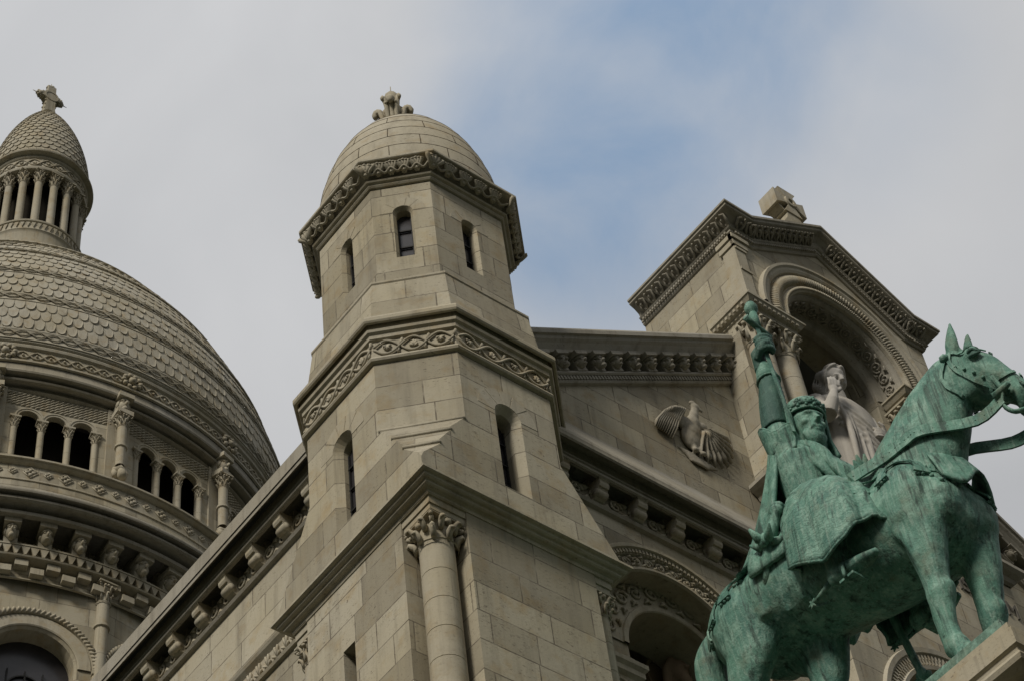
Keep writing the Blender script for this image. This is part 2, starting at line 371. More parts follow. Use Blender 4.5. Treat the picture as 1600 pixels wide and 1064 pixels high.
def corbel(mb, Mf, u, w, v0, v1, d0, d1):
    """scrolled console: block with a rolled front and stepped top"""
    k = .06*(v1-v0)
    pr = [(d0, v0), (d0+.35*(d1-d0), v0+.05*(v1-v0)), (d0+.6*(d1-d0), v0+.18*(v1-v0)), (d0+.78*(d1-d0), v0+.42*(v1-v0)), (d0+.80*(d1-d0), v0+.5*(v1-v0)), (d0+.92*(d1-d0), v0+.5*(v1-v0)), (d1, v0+.62*(v1-v0)), (d1, v0+.76*(v1-v0)), (d1-.05*(d1-d0), v0+.8*(v1-v0)), (d1, v0+.84*(v1-v0)), (d1, v1), (d0, v1)]
    n = len(pr); a = [Mf(u-w/2, v, d) for d, v in pr]+[Mf(u+w/2, v, d) for d, v in pr]
    mb.add(a, [(i, (i+1) % n, n+(i+1) % n, n+i) for i in range(n)]+[tuple(range(n)), tuple(range(2*n-1, n-1, -1))])
    tube(mb, [Mf(u-w*.56, v0+.3*(v1-v0), d0+.52*(d1-d0)), Mf(u+w*.56, v0+.3*(v1-v0), d0+.52*(d1-d0))], .20*(v1-v0), 10)
    tube(mb, [Mf(u-w*.54, v0+.9*(v1-v0), d1), Mf(u+w*.54, v0+.9*(v1-v0), d1)], .05*(v1-v0), 6)
def mask(mb, Mf, u, w, v0, v1, d0, d1, kind=0):
    """carved grotesque head under a little block"""
    h = v1-v0; D = d1-d0
    box(mb, Mf, u-w*.5, u+w*.5, v1-h*.24, v1, d0, d1)
    box(mb, Mf, u-w*.42, u+w*.42, v0, v1-h*.24, d0, d0+D*.45)
    def B(du, dv, dd, ru, rv, rd):
        c = Mf(u+du*w, v0+dv*h, d0+dd*D); ex = (Mf(u+.01, v0, 0)-Mf(u, v0, 0))*100; en = Mf(u, v0, 1)-Mf(u, v0, 0); ev = Mf(u, v0+1, 0)-Mf(u, v0, 0)
        _tmp = MB(); blob(_tmp, (0, 0, 0), 1, 2)
        mb.add([c+ex*(p[0]*ru*w)+en*(p[1]*rd*D)+ev*(p[2]*rv*h) for p in _tmp.v], _tmp.f, True)
    B(0, .42, .55, .36, .32, .36); B(0, .40, .95, .08, .10, .12); B(0, .22, .82, .15, .06, .10)
    for s in (-1, 1):
        B(.15*s, .5, .84, .08, .05, .06); B(.17*s, .58, .82, .13, .04, .10); B(.36*s, .5 if kind else .42, .5, .1, .18 if kind else .1, .2)
    if kind: B(0, .14, .7, .22, .14, .25)
    B(0, .70, .55, .38, .12, .36)
GR = 0
# ------------------------------------------------------------------ setting
gm = MB(); gm.add([(-1500, -1500, 0), (1500, -1500, 0), (1500, 1500, 0), (-1500, 1500, 0)], [(0, 1, 2, 3)])
g = gm.build('ground', 'ground'); g['kind'] = 'structure'

church = thing('church', 'pale limestone domed basilica with octagonal stair turret, gabled front and tall scaled dome', 'church')
Z = V((0, 0, 1))
# ================================================================== stair turret
TC = (1.5, 1.53)
def octo(h, f, z=0):
    x, y = TC
    return [V((x+a, y+b, z)) for a, b in ((-f, -h), (f, -h), (h, -f), (h, f), (f, h), (-f, h), (-h, f), (-h, -f))]
def oframe(pts, i):
    a, b = pts[i], pts[(i+1) % 8]; U = (b-a).normalized(); return frame((a.x, a.y, 0), U, U.cross(Z)), (b-a).length
H0, F0 = 1.44, .715; H1, F1 = 1.19, .612
tm = MB()
wins = []          # (frame, hole, depth)
o0 = octo(H0, F0); o1 = octo(H1, F1)
zl0, zl1 = 19.45, 22.15
for i in range(8):
    Mf, ln = oframe(o0, i); hs = []
    if i in (0, 6, 2):
        cu = ln*.5-.03 if i == 0 else ln*.5
        hs = [archpts(cu, 19.96, 21.30, .40)]; wins.append((Mf, hs[0], .08, .27 if i == 0 else .19))
    panel(tm, Mf, [(0, zl0), (ln, zl0), (ln, zl1), (0, zl1)], hs, .32, .08, .10)
    Mf, ln = oframe(o1, i); hs = []
    if i in (0, 7, 6, 1, 2):
        hs = [archpts(ln*.5, 24.50, 25.5, .27)]; wins.append((Mf, hs[0],   .035, .16))
    panel(tm, Mf, [(0, 23.9), (ln, 23.9), (ln, 26.1), (0, 26.1)], hs, .22, .035, .06)
# plinth ring between the tiers
sweep(tm, o0, Z, [(.0, 22.84), (.0, 23.0), (-.02, 23.06), (-.10, 23.80)], True)
# pier
WX, WY, PE, PC = .20, .20, 2.57, 2.83; NO = .52
pts = [(WX, WY+NO), (WX, PE), (PE, PE), (PE, WY), (WX+NO, WY), (WX+NO, WY+NO)]
Mw = WF(WX); panel(tm, Mw, [(-PE, 0), (-WY-NO, 0), (-WY-NO, 19.3), (-PE, 19.3)], [[(-1.90, 16.6), (-1.68, 16.6), (-1.68, 18.28), (-1.90, 18.28)]], .5)
Ms = SF(WY); panel(tm, Ms, [(WX+NO, 0), (PE, 0), (PE, 19.3), (WX+NO, 19.3)], [])
for (xa, ya), (xb, yb) in ((pts[1], pts[2]), (pts[2], pts[3]), (pts[4], pts[5]), (pts[5], pts[0])):
    poly(tm, [(xa, ya, 0), (xb, yb, 0), (xb, yb, 19.3), (xa, ya, 19.3)])
for q0, q1, q2, q3 in ((WX-.02, WX+NO, WY-.02, WY+NO), (PE, PC+.02, WY-.02, PC), (WX-.02, PC, PE, PC+.02)):
    poly(tm, [(q0, q2, 19.31), (q1, q2, 19.31), (q1, q3, 19.31), (q0, q3, 19.31)])
poly(tm, [(PC, PE, 0), (PC, PC, 0), (PC, PC, 19.3), (PC, PE, 19.3)])
# broaches: sloped weatherings that carry the octagon back to the square
def nearb(x0, y0, K0, A0, B0, A, B, top):
    # stepped: each face of the corner rises in slopes and short risers, with moulded ledges between
    st_ = [(0, 19.74), (.06, 19.84), (.40, 20.12), (.40, 20.20), (.62, 20.44), (.66, 20.46), (.66, 20.54), (1.0, top)]
    PA = [V((x0+(A.x-x0)*t, y0, z)) for t, z in st_]; PB_ = [V((x0, y0+(B.y-y0)*t, z)) for t, z in st_]
    poly(tm, [K0]+[A0]+PA[::-1]); poly(tm, [K0]+PB_+[B0])
    for i in range(len(st_)-1):
        if i: poly(tm, [PA[i], PA[i+1], PB_[i+1], PB_[i]])
        else: poly(tm, [PA[0], PA[1], PB_[1]])
def broach(cx, cy, sx, sy, kz, top=20.86):
    x0 = TC[0]+sx*H0; y0 = TC[1]+sy*H0; xa = TC[0]+sx*F0; ya = TC[1]+sy*F0
    K = V((x0, y0, kz)); A = V((xa, y0, top)); B = V((x0, ya, top)); 
    K0 = V((x0, y0, 19.45)); A0 = V((xa, y0, 19.45)); B0 = V((x0, ya, 19.45))
    if sx < 0 and sy < 0:
        nearb(x0, y0, K0, A0, B0, A, B, top); return
    poly(tm, [K0, A0, A, K]); poly(tm, [K0, K, B, B0])
    c = V(((xa+x0)/2, (ya+y0)/2, top)); 
    poly(tm, [K, A, B])
broach(0, 0, -1, -1, 19.76); broach(0, 0, 1, -1, 19.60); broach(0, 0, -1, 1, 19.60)
turret = tm.build('stair_turret', 'wall', church, label='octagonal stair turret on a square pier, with narrow round-headed windows and a small stone dome')
# moulded ledges on the near broach
for t, z in ((.40, 20.16), (.66, 20.50), (.97, 20.84)):
    x0, y0 = TC[0]-H0, TC[1]-H0; k = H0-F0; bm_ = MB()
    tube(bm_, [V((x0+k*t+.02, y0-.006, z)), V((x0-.006, y0+k*t+.02, z))], .028, 6)
    bm_.build('weathering_ledge', 'carved', turret)
# cornices
cm = MB()
sqc = [V((WX, WY, 0)), V((PC, WY, 0)), V((PC, PC, 0)), V((WX, PC, 0))]
sweep(cm, sqc, Z, [(-.2, 19.56), (.10, 19.56), (.20, 19.51), (.20, 19.475), (.18, 19.465), (.15, 19.46), (.145, 19.43), (.125, 19.415), (.095, 19.41), (.09, 19.38), (.07, 19.365), (.04, 19.36), (.02, 19.35), (.012, 19.30), (-.05, 19.30)], True)
for q0, q1, q2, q3 in ((WX, WX+NO, WY, WY+NO), (PE+.005, PC, WY, WY+.36), (WX, WX+.36, PE+.005, PC)):
    box(cm, frame((0, 0, 0), (1, 0, 0), (0, -1, 0)), q0+.012, q1, 19.20, 19.305, -q3, -q2-.012)
    box(cm, frame((0, 0, 0), (1, 0, 0), (0, -1, 0)), q0+.03, q1-.02*(q1 > 1), 19.12, 19.20, -q3+.01, -q2-.03)
cm.build('pier_cornice', 'carved', turret)
cm = MB()
sweep(cm, o0, Z, [(-.02, 22.08), (.05, 22.10), (.065, 22.13), (.05, 22.17), (.01, 22.185), (.01, 22.50), (.05, 22.515), (.07, 22.8), (.05, 22.575), (.09, 22.60), (.10, 22.64), (.06, 22.66), (-.145, 22.67)], True)
for i in range(8):
    Mf, ln = oframe(octo(H0+.01, F0+.004), i)
    if i in (0, 1, 6, 7): interlace(cm, Mf, .02, ln-.02, 22.19, 22.50, .02, .02)
    else: scrolls(cm, Mf, .03, ln-.03, 22.2, 22.49, .015)
cm.build('interlace_frieze', 'carved', turret)
cm = MB()
sweep(cm, o0, Z, [(-.14, 22.66), (-.14, 22.82), (.085, 22.82), (.10, 22.74), (.115, 22.715), (.145, 22.72), (.16, 22.745), (.16, 22.80), (.135, 22.85), (.0, 22.91), (-.02, 22.9)], True)
cm.build('drip_course', 'carved', turret)
cm = MB()
sweep(cm, o1, Z, [(.15, 23.78), (.165, 23.80), (.165, 23.835), (.14, 23.85), (.0, 24.02), (-.02, 24.0)], True)
cm.build('weathering_course', 'carved', turret)
cm = MB()
sweep(cm, o1, Z, [(-.02, 25.99), (.03, 26.0), (.05, 26.03), (.05, 26.06), (.085, 26.075), (.10, 26.10), (.085, 26.125), (.03, 26.135), (.0, 26.17), (.03, 26.27), (.11, 26.36), (.235, 26.405), (.255, 26.405), (.265, 26.42), (.265, 26.47), (.245, 26.50), (.0, 26.58), (-.1, 26.58)], True)
oc = octo(H1+.09, F1+.037)
def tuft(mb, fr, u, k=1.0, wd=1.0):
    for s in (-2, -1, 0, 1, 2):
        q = .030*s*wd*k; e = .012*(2-abs(s))*k
        tube(mb, [fr(u+q*.2, 26.17, .01), fr(u+q*.7, 26.24+e, .07*k), fr(u+q*1.3, 26.31+e*1.5, .115), fr(u+q*1.5, 26.34+e*1.2, .135), fr(u+q*1.45, 26.315+e, .145)], [.014, .026*k, .032*k, .030*k, .014], 5)
    blob(mb, fr(u, 26.20, .05), .03*k, 1, True, .2)
for i in range(8):
    Mf, ln = oframe(oc, i); n = 4
    for k in range(n):
        tuft(cm, Mf, ln*(k+1)/(n+1))
    wv = [Mf(ln*t/40, 26.225+.035*math.cos(2*math.pi*(n+1)*t/40), .07+.02*math.cos(2*math.pi*(n+1)*t/40)) for t in range(41)]
    tube(cm, wv, .02, 5); tuft(cm, Mf, .0, 1.2, 1.25)
cm.v = [(p[0], p[1], 26.58-(26.58-p[2])*.80) for p in cm.v]
cm.build('leaf_cornice', 'carved', turret)
# stone dome
dm = MB(); prof = []; DR, DZ0, DH = 1.36, 26.45, 2.78; nr = 9
def dprof(t): return DR*max(0, 1-t**2.0)**.56
for k in range(nr):
    t0, t1 = k/nr*.98, (k+1)/nr*.98
    for j in range(4):
        t = t0+(t1-t0)*(.02+.96*j/3); prof.append((dprof(t), DZ0+DH*t))
    prof.append((dprof(t1)-.012, DZ0+DH*(t1-.002)))
lathe(dm, prof+[(0, prof[-1][1])], (TC[0], TC[1], 0), 64)
dome_cap = dm.build('dome', 'carved', turret)
jm = MB()
for k in range(nr):
    t0, t1 = k/nr*.98, (k+1)/nr*.98; n = max(5, 11-k)
    for q in range(n):
        a = 2*math.pi*(q+.5*(k % 2)+.13*k)/n; tube(jm, [V((TC[0]+(dprof(t)+.0)*math.sin(a), TC[1]-(dprof(t)+.0)*math.cos(a), DZ0+DH*t)) for t in (t0, (t0+t1)/2, t1)], .006, 4)
    tube(jm, [V((TC[0]+(dprof(t1)-.002)*math.sin(R(5*q)), TC[1]-(dprof(t1)-.002)*math.cos(R(5*q)), DZ0+DH*t1)) for q in range(73)], .007, 4)
jm.build('mortar_joints', 'mortar', dome_cap) if False else jm.build('mortar_joints', 'mortar', turret)
# finial
fm = MB(); fc = (TC[0], TC[1], 0); fz = DZ0+DH*.98-.02
lathe(fm, [(.30, fz-.04), (.29, fz+.03), (.24, fz+.08), (.22, fz+.4), (.20, fz+.75), (.19, fz+.95), (.22, fz+1.15), (.21, fz+1.4), (.13, fz+1.62), (.0, fz+1.70)], fc, 14)
for i in range(4):
    a = i*math.pi/2+math.pi/4; e = V((math.sin(a), -math.cos(a), 0)); t = V((-e.y, e.x, 0)); b0 = V((TC[0], TC[1], fz))
    tube(fm, spline([b0+e*.22+Z*.02, b0+e*.22+Z*.5, b0+e*.26+Z*1.02, b0+e*.36+Z*1.20, b0+e*.46+Z*1.16, b0+e*.48+Z*1.02], 12), [.075, .07, .065, .065, .07, .08, .095, .11, .12, .115, .10, .075, .05], 8)
    for s in (-1, 1):
        tube(fm, spline([b0+e*.22+t*.10*s+Z*.05, b0+e*.24+t*.11*s+Z*.6, b0+e*.34+t*.13*s+Z*1.10, b0+e*.42+t*.12*s+Z*1.06], 8), [.035, .04, .045, .055, .065, .07, .065, .05, .03], 6)
    e2 = (e+t).normalized()
    tube(fm, spline([b0+e2*.2+Z*.1, b0+e2*.19+Z*.9, b0+e2*.24+Z*1.42, b0+e2*.31+Z*1.52, b0+e2*.33+Z*1.42], 8), [.04, .045, .05, .055, .065, .075, .075, .06, .035], 6)
    blob(fm, b0+e*.36-Z*.02, .06); blob(fm, b0+e2*.36-Z*.02, .06)
blob(fm, V((TC[0], TC[1], fz+1.62)), (.225, .225, .32), 2)
tube(fm, [V((TC[0], TC[1], fz+1.9)), V((TC[0], TC[1], fz+2.2))], .012, 5)
_fb = V((TC[0], TC[1], fz)); fm.v = [tuple(_fb+V(((p[0]-_fb.x)*.58-.05, (p[1]-_fb.y)*.58+.10, (p[2]-_fb.z)*.72))) for p in fm.v]
fm.build('finial', 'carved', turret)
# windows: leaded pane with iron bars
for Mf, h, sp, dp in wins:
    wm = MB(); hh = shrink(h, sp); poly(wm, [Mf(u, v, -dp) for u, v in hh]); w = wm.build('window', 'glass', turret)
    bmm = MB(); us = [p[0] for p in hh]; vs_ = [p[1] for p in hh]
    k = 4 if max(vs_)-min(vs_) > 1.3 else 3
    for j in range(1, k):
        v = min(vs_)+(max(vs_)-min(vs_))*j/k; box(bmm, Mf, min(us), max(us), v-.012, v+.012, -dp+.01, -dp+.035)
    for u in (min(us)+.01, max(us)-.01): box(bmm, Mf, u-.01, u+.01, min(vs_), max(vs_)-(max(us)-min(us))/2, -dp+.005, -dp+.03)
    bmm.build('glazing_bars', 'iron', turret)
wm = MB(); poly(wm, [Mw(u, v, -.3) for u, v in [(-1.90, 16.6), (-1.68, 16.6), (-1.68, 18.28), (-1.90, 18.28)]]); wm.build('window', 'glass', turret)
for Mf, h, sp, dp in wins:
    us = [p[0] for p in h]; cu = (min(us)+max(us))/2; r0 = (max(us)-min(us))/2; v0 = max(p[1] for p in h)-r0; ro = r0+(.25 if r0 > .15 else .18)
    vm = MB(); cuts = (0, .24, .42, .58, .76, 1.0)
    for q0, q1 in zip(cuts, cuts[1:]):
        n_ = 5; a0, a1 = math.pi*q0+.012/ro, math.pi*q1-.012/ro; dd = .0025+random.uniform(0, .003)
        ring = [(r0+.001, a0+(a1-a0)*t/n_) for t in range(n_+1)]+[(ro, a1-(a1-a0)*t/n_) for t in range(n_+1)]
        prism(vm, Mf, [(cu-r_*math.cos(t), v0+r_*math.sin(t)) for r_, t in ring], -.03, dd)
    vm.build('window_arch', 'carved', turret)
# nook columns
for c, r_, zc in (((.49, .49, 0), .20, 18.78), ((.40, PE+.14, 0), .125, 18.80), ((PE+.14, .40, 0), .125, 18.80)):
    k = MB(); column(k, c, 0, zc, r_, 20); k.build('column', 'carved', turret)
    k = MB(); capital(k, c, zc, 19.13, r_, .25 if r_ > .15 else .17); k.build('capital', 'carved', turret)
# ================================================================== long west wall with corbelled eaves
XW = .85; NE = 34.0
wm = MB(); Mf = WF(XW)
poly(wm, [(XW, 2.72, 8), (XW, NE, 8), (XW, NE, 22.39), (XW, 2.72, 22.39)]); poly(wm, [(XW, NE, 8), (XW+8, NE, 8), (XW+8, NE, 22.6), (XW, NE, 22.6)])
west = wm.build('side_wall', 'wall', church)
def eaves(parent, path, fr, u0, u1, step, cu0):
    c = MB()
    sweep(c, path, Z, [(-.02, 21.98), (.06, 22.0), (.085, 22.04), (.06, 22.08), (.02, 22.09), (.02, 22.12)], False)
    sweep(c, path, Z, [(.02, 22.395), (-.32, 22.40), (-.32, 22.66), (.19, 22.66), (.19, 22.42), (.22, 22.415), (.245, 22.395), (.27, 22.41), (.275, 22.44), (.25, 22.455), (.255, 22.475), (.28, 22.485), (.275, 22.515), (.245, 22.52), (.245, 22.73), (.36, 22.70), (.40, 22.64), (.40, 22.56), (.42, 22.535), (.44, 22.85), (.44, 22.60), (.43, 22.63), (.2, 22.80), (-.4, 22.82)], False)
    c.build('eaves_cornice', 'sooty', parent)
    s = MB(); scrolls(s, fr, u0, u1, 22.11, 22.40, .02, .024, .33); s.build('scroll_frieze', 'carved', parent)
    u = cu0
    while u < u1:
        if u > u0:
            k = MB(); box(k, fr, u-.075, u+.075, 22.2, 22.6, -.31, .0); corbel(k, fr, u, .16, 22.11, 22.43, 0, .23); k.build('corbel', 'carved', parent)
        u += step
eaves(west, [V((XW, NE, 0)), V((XW, 2.6, 0))], Mf, -22.0, -2.75, .648, -5.72-.648*25)
lm = MB(); pth = [V((XW, NE, 0)), V((XW, 3.0, 0))]
sweep(lm, pth, Z, [(-.02, 20.16), (.05, 20.18), (.07, 20.22), (.04, 20.25), (.02, 20.26), (.02, 20.50), (.08, 20.56), (.1, 20.6), (0, 20.66)])
for k in range(60):
    palmette(lm, Mf, -3.1-.2*k, 20.28, .16, .2, .04, 4, .022)
lm.build('leaf_string_course', 'carved', west)
rm = MB(); poly(rm, [(XW-.3, 2.6, 22.7), (XW-.3, NE, 22.7), (6.5, NE, 24.6), (6.5, 2.6, 24.6)]); rm.build('aisle_roof', 'lead', west)
# ================================================================== front
fm = MB(); YF = 1.10; YG = 1.40; Mf = SF(YF); Mg = SF(YG)
NXW, NXE, NC, NYF = 7.55, 12.0, 9.775, .57
def arcpts(cu, cv, r, n=24, a0=0, a1=180): return [(cu+r*math.cos(R(a0+(a1-a0)*i/n)), cv+r*math.sin(R(a0+(a1-a0)*i/n))) for i in range(n+1)]
AC = (4.74, 19.82); AR = 1.24
def bay(sgn):
    X = lambda x: x if sgn > 0 else 2*NC-x
    hole = [(X(AC[0]-AR), 12), (X(AC[0]+AR), 12)]+[(X(u), v) for u, v in arcpts(*AC, AR)]
    panel(fm, Mf, [(X(2.6), 8), (X(NXW), 8), (X(NXW), 22.25), (X(2.6), 22.25)], [hole], .20)
    rk = lambda x: 24.95+.66*(x-3.24)
    poly(fm, [(X(2.2), YG, 22.4), (X(NXW), YG, 22.4), (X(NXW), YG, rk(NXW)), (X(2.2), YG, rk(2.2))])
    # recessed inner arch plane
    M2 = SF(YF+.20); ic = (4.97, 19.84); ir = .89
    panel(fm, M2, [(X(3.0), 8), (X(7.0), 8), (X(7.0), 21.6), (X(3.0), 21.6)], [[(X(ic[0]-ir), 12), (X(ic[0]+ir), 12)]+[(X(u), v) for u, v in arcpts(*ic, ir)]], .7)
    poly(fm, [(X(3.0), YF+3.2, 8), (X(7.0), YF+3.2, 8), (X(7.0), YF+3.2, 23), (X(3.0), YF+3.2, 23)])
bay(1); bay(-1)
for s in (1, -1):      # side walls and ceiling of the deep bays
    X = lambda x: x if s > 0 else 2*NC-x
    for x in (3.0, 7.0): poly(fm, [(X(x), YF+.2, 8), (X(x), YF+3.2, 8), (X(x), YF+3.2, 23), (X(x), YF+.2, 23)])
    poly(fm, [(X(3.0), YF+.25, 21.9), (X(7.0), YF+.25, 21.9), (X(7.0), YF+3.2, 21.9), (X(3.0), YF+3.2, 21.9)])
front = fm.build('front_wall', 'wall', church, label='gabled front wall with a carved bird and corbelled cornices')
def eaves_front(x0, x1, c0):
    path = [V((x0, YF, 0)), V((x1, YF, 0))]
    c = MB()
    sweep(c, path, Z, [(-.02, 21.88), (.06, 21.90), (.085, 21.94), (.06, 21.98), (.02, 21.99), (.02, 22.02)])
    sweep(c, path, Z, [(.02, 22.255), (-.28, 22.26), (-.28, 22.50), (.19, 22.50), (.19, 22.28), (.22, 22.275), (.245, 22.255), (.27, 22.27), (.275, 22.30), (.25, 22.315), (.255, 22.335), (.28, 22.345), (.275, 22.375), (.245, 22.38), (.245, 22.58), (.34, 22.56), (.41, 22.50), (.41, 22.455), (.43, 22.43), (.45, 22.455), (.45, 22.50), (.43, 22.53)])
    c.build('eaves_cornice', 'sooty', front)
    c = MB(); sweep(c, path, Z, [(.43, 22.52), (.435, 22.56), (.40, 22.66), (-.28, 23.90), (-.30, 23.97), (-.34, 23.99)]); c.build('stone_glacis', 'stain' if 'stain' in M else 'sooty', front)
    s = MB(); scrolls(s, Mf, x0, x1, 22.0, 22.26, .02, .024, .33); s.build('scroll_frieze', 'carved', front)
    u = c0
    while u < x1:
        k = MB(); box(k, Mf, u-.075, u+.075, 22.1, 22.45, -.27, .0); corbel(k, Mf, u, .16, 21.98, 22.29, 0, .23); k.build('corbel', 'carved', front); u += .655
eaves_front(2.62, NXW-.01, 3.10); eaves_front(NXE+.01, 2*NC-2.62, NXE+.5)
# hood mould and ornamented archivolts of the side bay
hm = MB(); ic = (4.97, 19.84)
def archring(mb, Mq, c, prof, n=40, a0=0, a1=180, steps=None):
    """prof = [(radius, d)] swept along an arc"""
    vs = []; k = len(prof)
    for i in range(n+1):
        a = R(a0+(a1-a0)*i/n)
        vs += [Mq(c[0]+r_*math.cos(a), c[1]+r_*math.sin(a), d) for r_, d in prof]
    mb.add(vs, [(i*k+q, (i+1)*k+q, (i+1)*k+q+1, i*k+q+1) for i in range(n) for q in range(k-1)], False)
def arcmap(Mq, c, r0): return lambda u, v, d=0: Mq(c[0]-(r0+v)*math.cos(u/r0), c[1]+(r0+v)*math.sin(u/r0), d)
archring(hm, Mf, AC, [(1.24, -.02), (1.23, .10), (1.25, .135), (1.285, .135), (1.30, .10), (1.31, .06), (1.50, .07), (1.51, .11), (1.57, .125), (1.59, .17), (1.63, .175), (1.655, .15), (1.66, -.02)])
am = arcmap(Mf, AC, 1.31); scrolls(hm, am, .05, 1.31*math.pi-.05, .01, .18, .085, .02, .2)
am = arcmap(Mf, AC, 1.51)
for k in range(74): box(hm, am, .03+k*.0636, .03+k*.0636+.034, .005, .06, .08, .145)
hm.build('hood_mould', 'carved', front)
im = MB(); M2 = SF(YF+.20)
archring(im, M2, ic, [(.885, -.1), (.885, .03), (.90, .045), (.97, .045), (.98, .02), (1.36, .02), (1.38, .05), (1.44, .05), (1.45, 0)])
am = arcmap(M2, ic, 1.0); scrolls(im, am, .03, math.pi-.03, .0, .36, .035, .028, .27)
for z in (19.4, 19.0, 18.6): scrolls(im, M2, ic[0]-1.37, ic[0]-.95, z-.2, z+.2, .03, .028, .4)
im.build('archivolt', 'carved', front)
im = MB(); sweep(im, [V((3.2, YF+.2, 0)), V((ic[0]-.89, YF+.2, 0)), V((ic[0]-.89, YF+1.1, 0))], Z, [(0, 19.05), (.03, 19.1), (.05, 19.2), (.10, 19.25), (.10, 19.33), (.14, 19.38), (.14, 19.45), (0, 19.5)])
im.build('impost', 'carved', front)
# raking cornice with small masks
def rake(sgn):
    X = lambda x: x if sgn > 0 else 2*NC-x
    rk = lambda x: 25.10+.652*(x-3.24)
    c = MB(); a, b = (X(2.3), X(NXW)) if sgn > 0 else (X(NXW), X(2.3))
    za, zb = (rk(2.3), rk(NXW)) if sgn > 0 else (rk(NXW), rk(2.3))
    path = [V((a, YG, za)), V((b, YG, zb))]; Nn = V((0, -1, 0))
    sweep(c, path, Nn, [(-.18, -.2), (-.18, .32), (-.13, .35), (-.06, .35), (-.05, .31), (.0, .30), (.04, .26), (.12, .21), (.16, .20), (.16, .0), (.42, .0), (.42, .10), (.46, .11), (.48, .09), (.48, .06), (.56, .06), (.58, .08), (.61, .06), (.62, .0)])
    U = (path[1]-path[0]).normalized(); Vv = V((0, -1, 0)).cross(U)
    if Vv.z < 0: Vv = -Vv
    fr = lambda u, v, d=0: path[0]+U*u+Vv*v+V((0, -1, 0))*d
    ln = (path[1]-path[0]).length
    dentils(c, fr, .05, ln-.05, -.555, -.49, .03, .085, .075, .6)
    c.build('raking_cornice', 'sooty', front)
    n = round(ln/.435)
    for i in range(n):
        k = MB(); mask(k, fr, ln*(i+.5)/n, .27, -.42, -.155, 0, .25, i % 2)
        k.build('carved_head', 'sooty', front)
rake(1); rake(-1)
rm = MB()
for s in (1, -1):
    X = lambda x: x if s > 0 else 2*NC-x
    poly(rm, [(X(2.3), YG+.1, 24.6), (X(NC), YG+.1, 24.6+.652*(NC-2.3)), (X(NC), 26, 24.6+.652*(NC-2.3)), (X(2.3), 26, 24.6)])
rm.build('nave_roof', 'lead', front)
# bird relief on the gable
BIRD = True
# ================================================================== niche pavilion in the middle of the front
nm = MB(); NM = SF(NYF); AZ = 28.60; AR1 = 1.34; NZ = 28.45; EK = 30.35; PK = 31.55
outer = [(NXW, NZ), (NC-AR1, NZ)]+[(u, v) for u, v in reversed(arcpts(NC, AZ, AR1))][0:]+[(NC+AR1, NZ), (NXE, NZ), (NXE, EK), (NC, PK), (NXW, EK)]
tri = tessellate_polygon([[V((u, v, 0)) for u, v in outer]]); nm.add([NM(u, v, 0) for u, v in outer], tri)
for X, b in ((NXW, 1), (NXE, -1)):
    poly(nm, [(X, NYF, NZ), (X, 2.8, NZ), (X, 2.8, EK), (X, NYF, EK)])
    poly(nm, [(X, .93, 20), (X, 2.8, 20), (X, 2.8, NZ), (X, .93, NZ)])
    xi = NC-AR1+.05 if b > 0 else NC+AR1-.05
    poly(nm, [(X, .93, 24.8), (X+b*.0, .93, NZ), (xi, 1.02, NZ), (xi, 1.02, 24.8)])
poly(nm, [(NXW, 2.8, 20), (NXE, 2.8, 20), (NXE, 2.8, EK), (NC, 2.8, PK), (NXW, 2.8, EK)])
for s in (1, -1):
    X = lambda x: x if s > 0 else 2*NC-x
    poly(nm, [(X(NXW), NYF, EK), (X(NC), NYF, PK), (X(NC), 2.8, PK), (X(NXW), 2.8, EK)])
# central bay below the statue niche
cb = [(NXW, 8), (NXE, 8), (NXE, 24.6), (NXW, 24.6)]
CA = (NC, 20.05); CR = 1.45
panel(nm, SF(.62), cb, [[(NC-CR, 12), (NC+CR, 12)]+arcpts(NC, CA[1], CR)], .7)
for X in (NXW, NXE): poly(nm, [(X, .62, 8), (X, 1.6, 8), (X, 1.6, 24.6), (X, .62, 24.6)])
poly(nm, [(NXW, 1.32, 8), (NXE, 1.32, 8), (NXE, 1.32, 22), (NXW, 1.32, 22)])
pav = nm.build('niche_pavilion', 'wall', church, label='gabled pavilion with a deep round-arched niche, twin columns and a stone cross on top')
# apse of the niche
ap = MB(); AR2 = 1.09; AY = 1.06
lathe(ap, [(AR2, 24.8), (AR2, AZ+.1)], (NC, AY, 0), 24, 90, 270)
vs = []; nA, nB = 24, 10
for j in range(nB+1):
    b = math.pi/2*j/nB
    for i in range(nA+1):
        a = R(90+180*i/nA); vs.append((NC+AR2*math.cos(b)*math.sin(a), AY-AR2*math.cos(b)*math.cos(a), AZ+.1+AR2*math.sin(b)))
ap.add(vs, [(j*(nA+1)+i, j*(nA+1)+i+1, (j+1)*(nA+1)+i+1, (j+1)*(nA+1)+i) for j in range(nB) for i in range(nA)])
for xs in (1, -1):   # jambs
    xa = NC-xs*AR1*.985; xb = NC-xs*AR2
    poly(ap, [(xa, 1.0, 24.8), (xa, 1.0, NZ+.15), (xb, AY, NZ+.25), (xb, AY, 24.8)])
poly(ap, [(NXW, NYF, 24.8), (NXE, NYF, 24.8), (NXE, 2.4, 24.8), (NXW, 2.4, 24.8)])
ap.build('niche_apse', 'wall', pav)
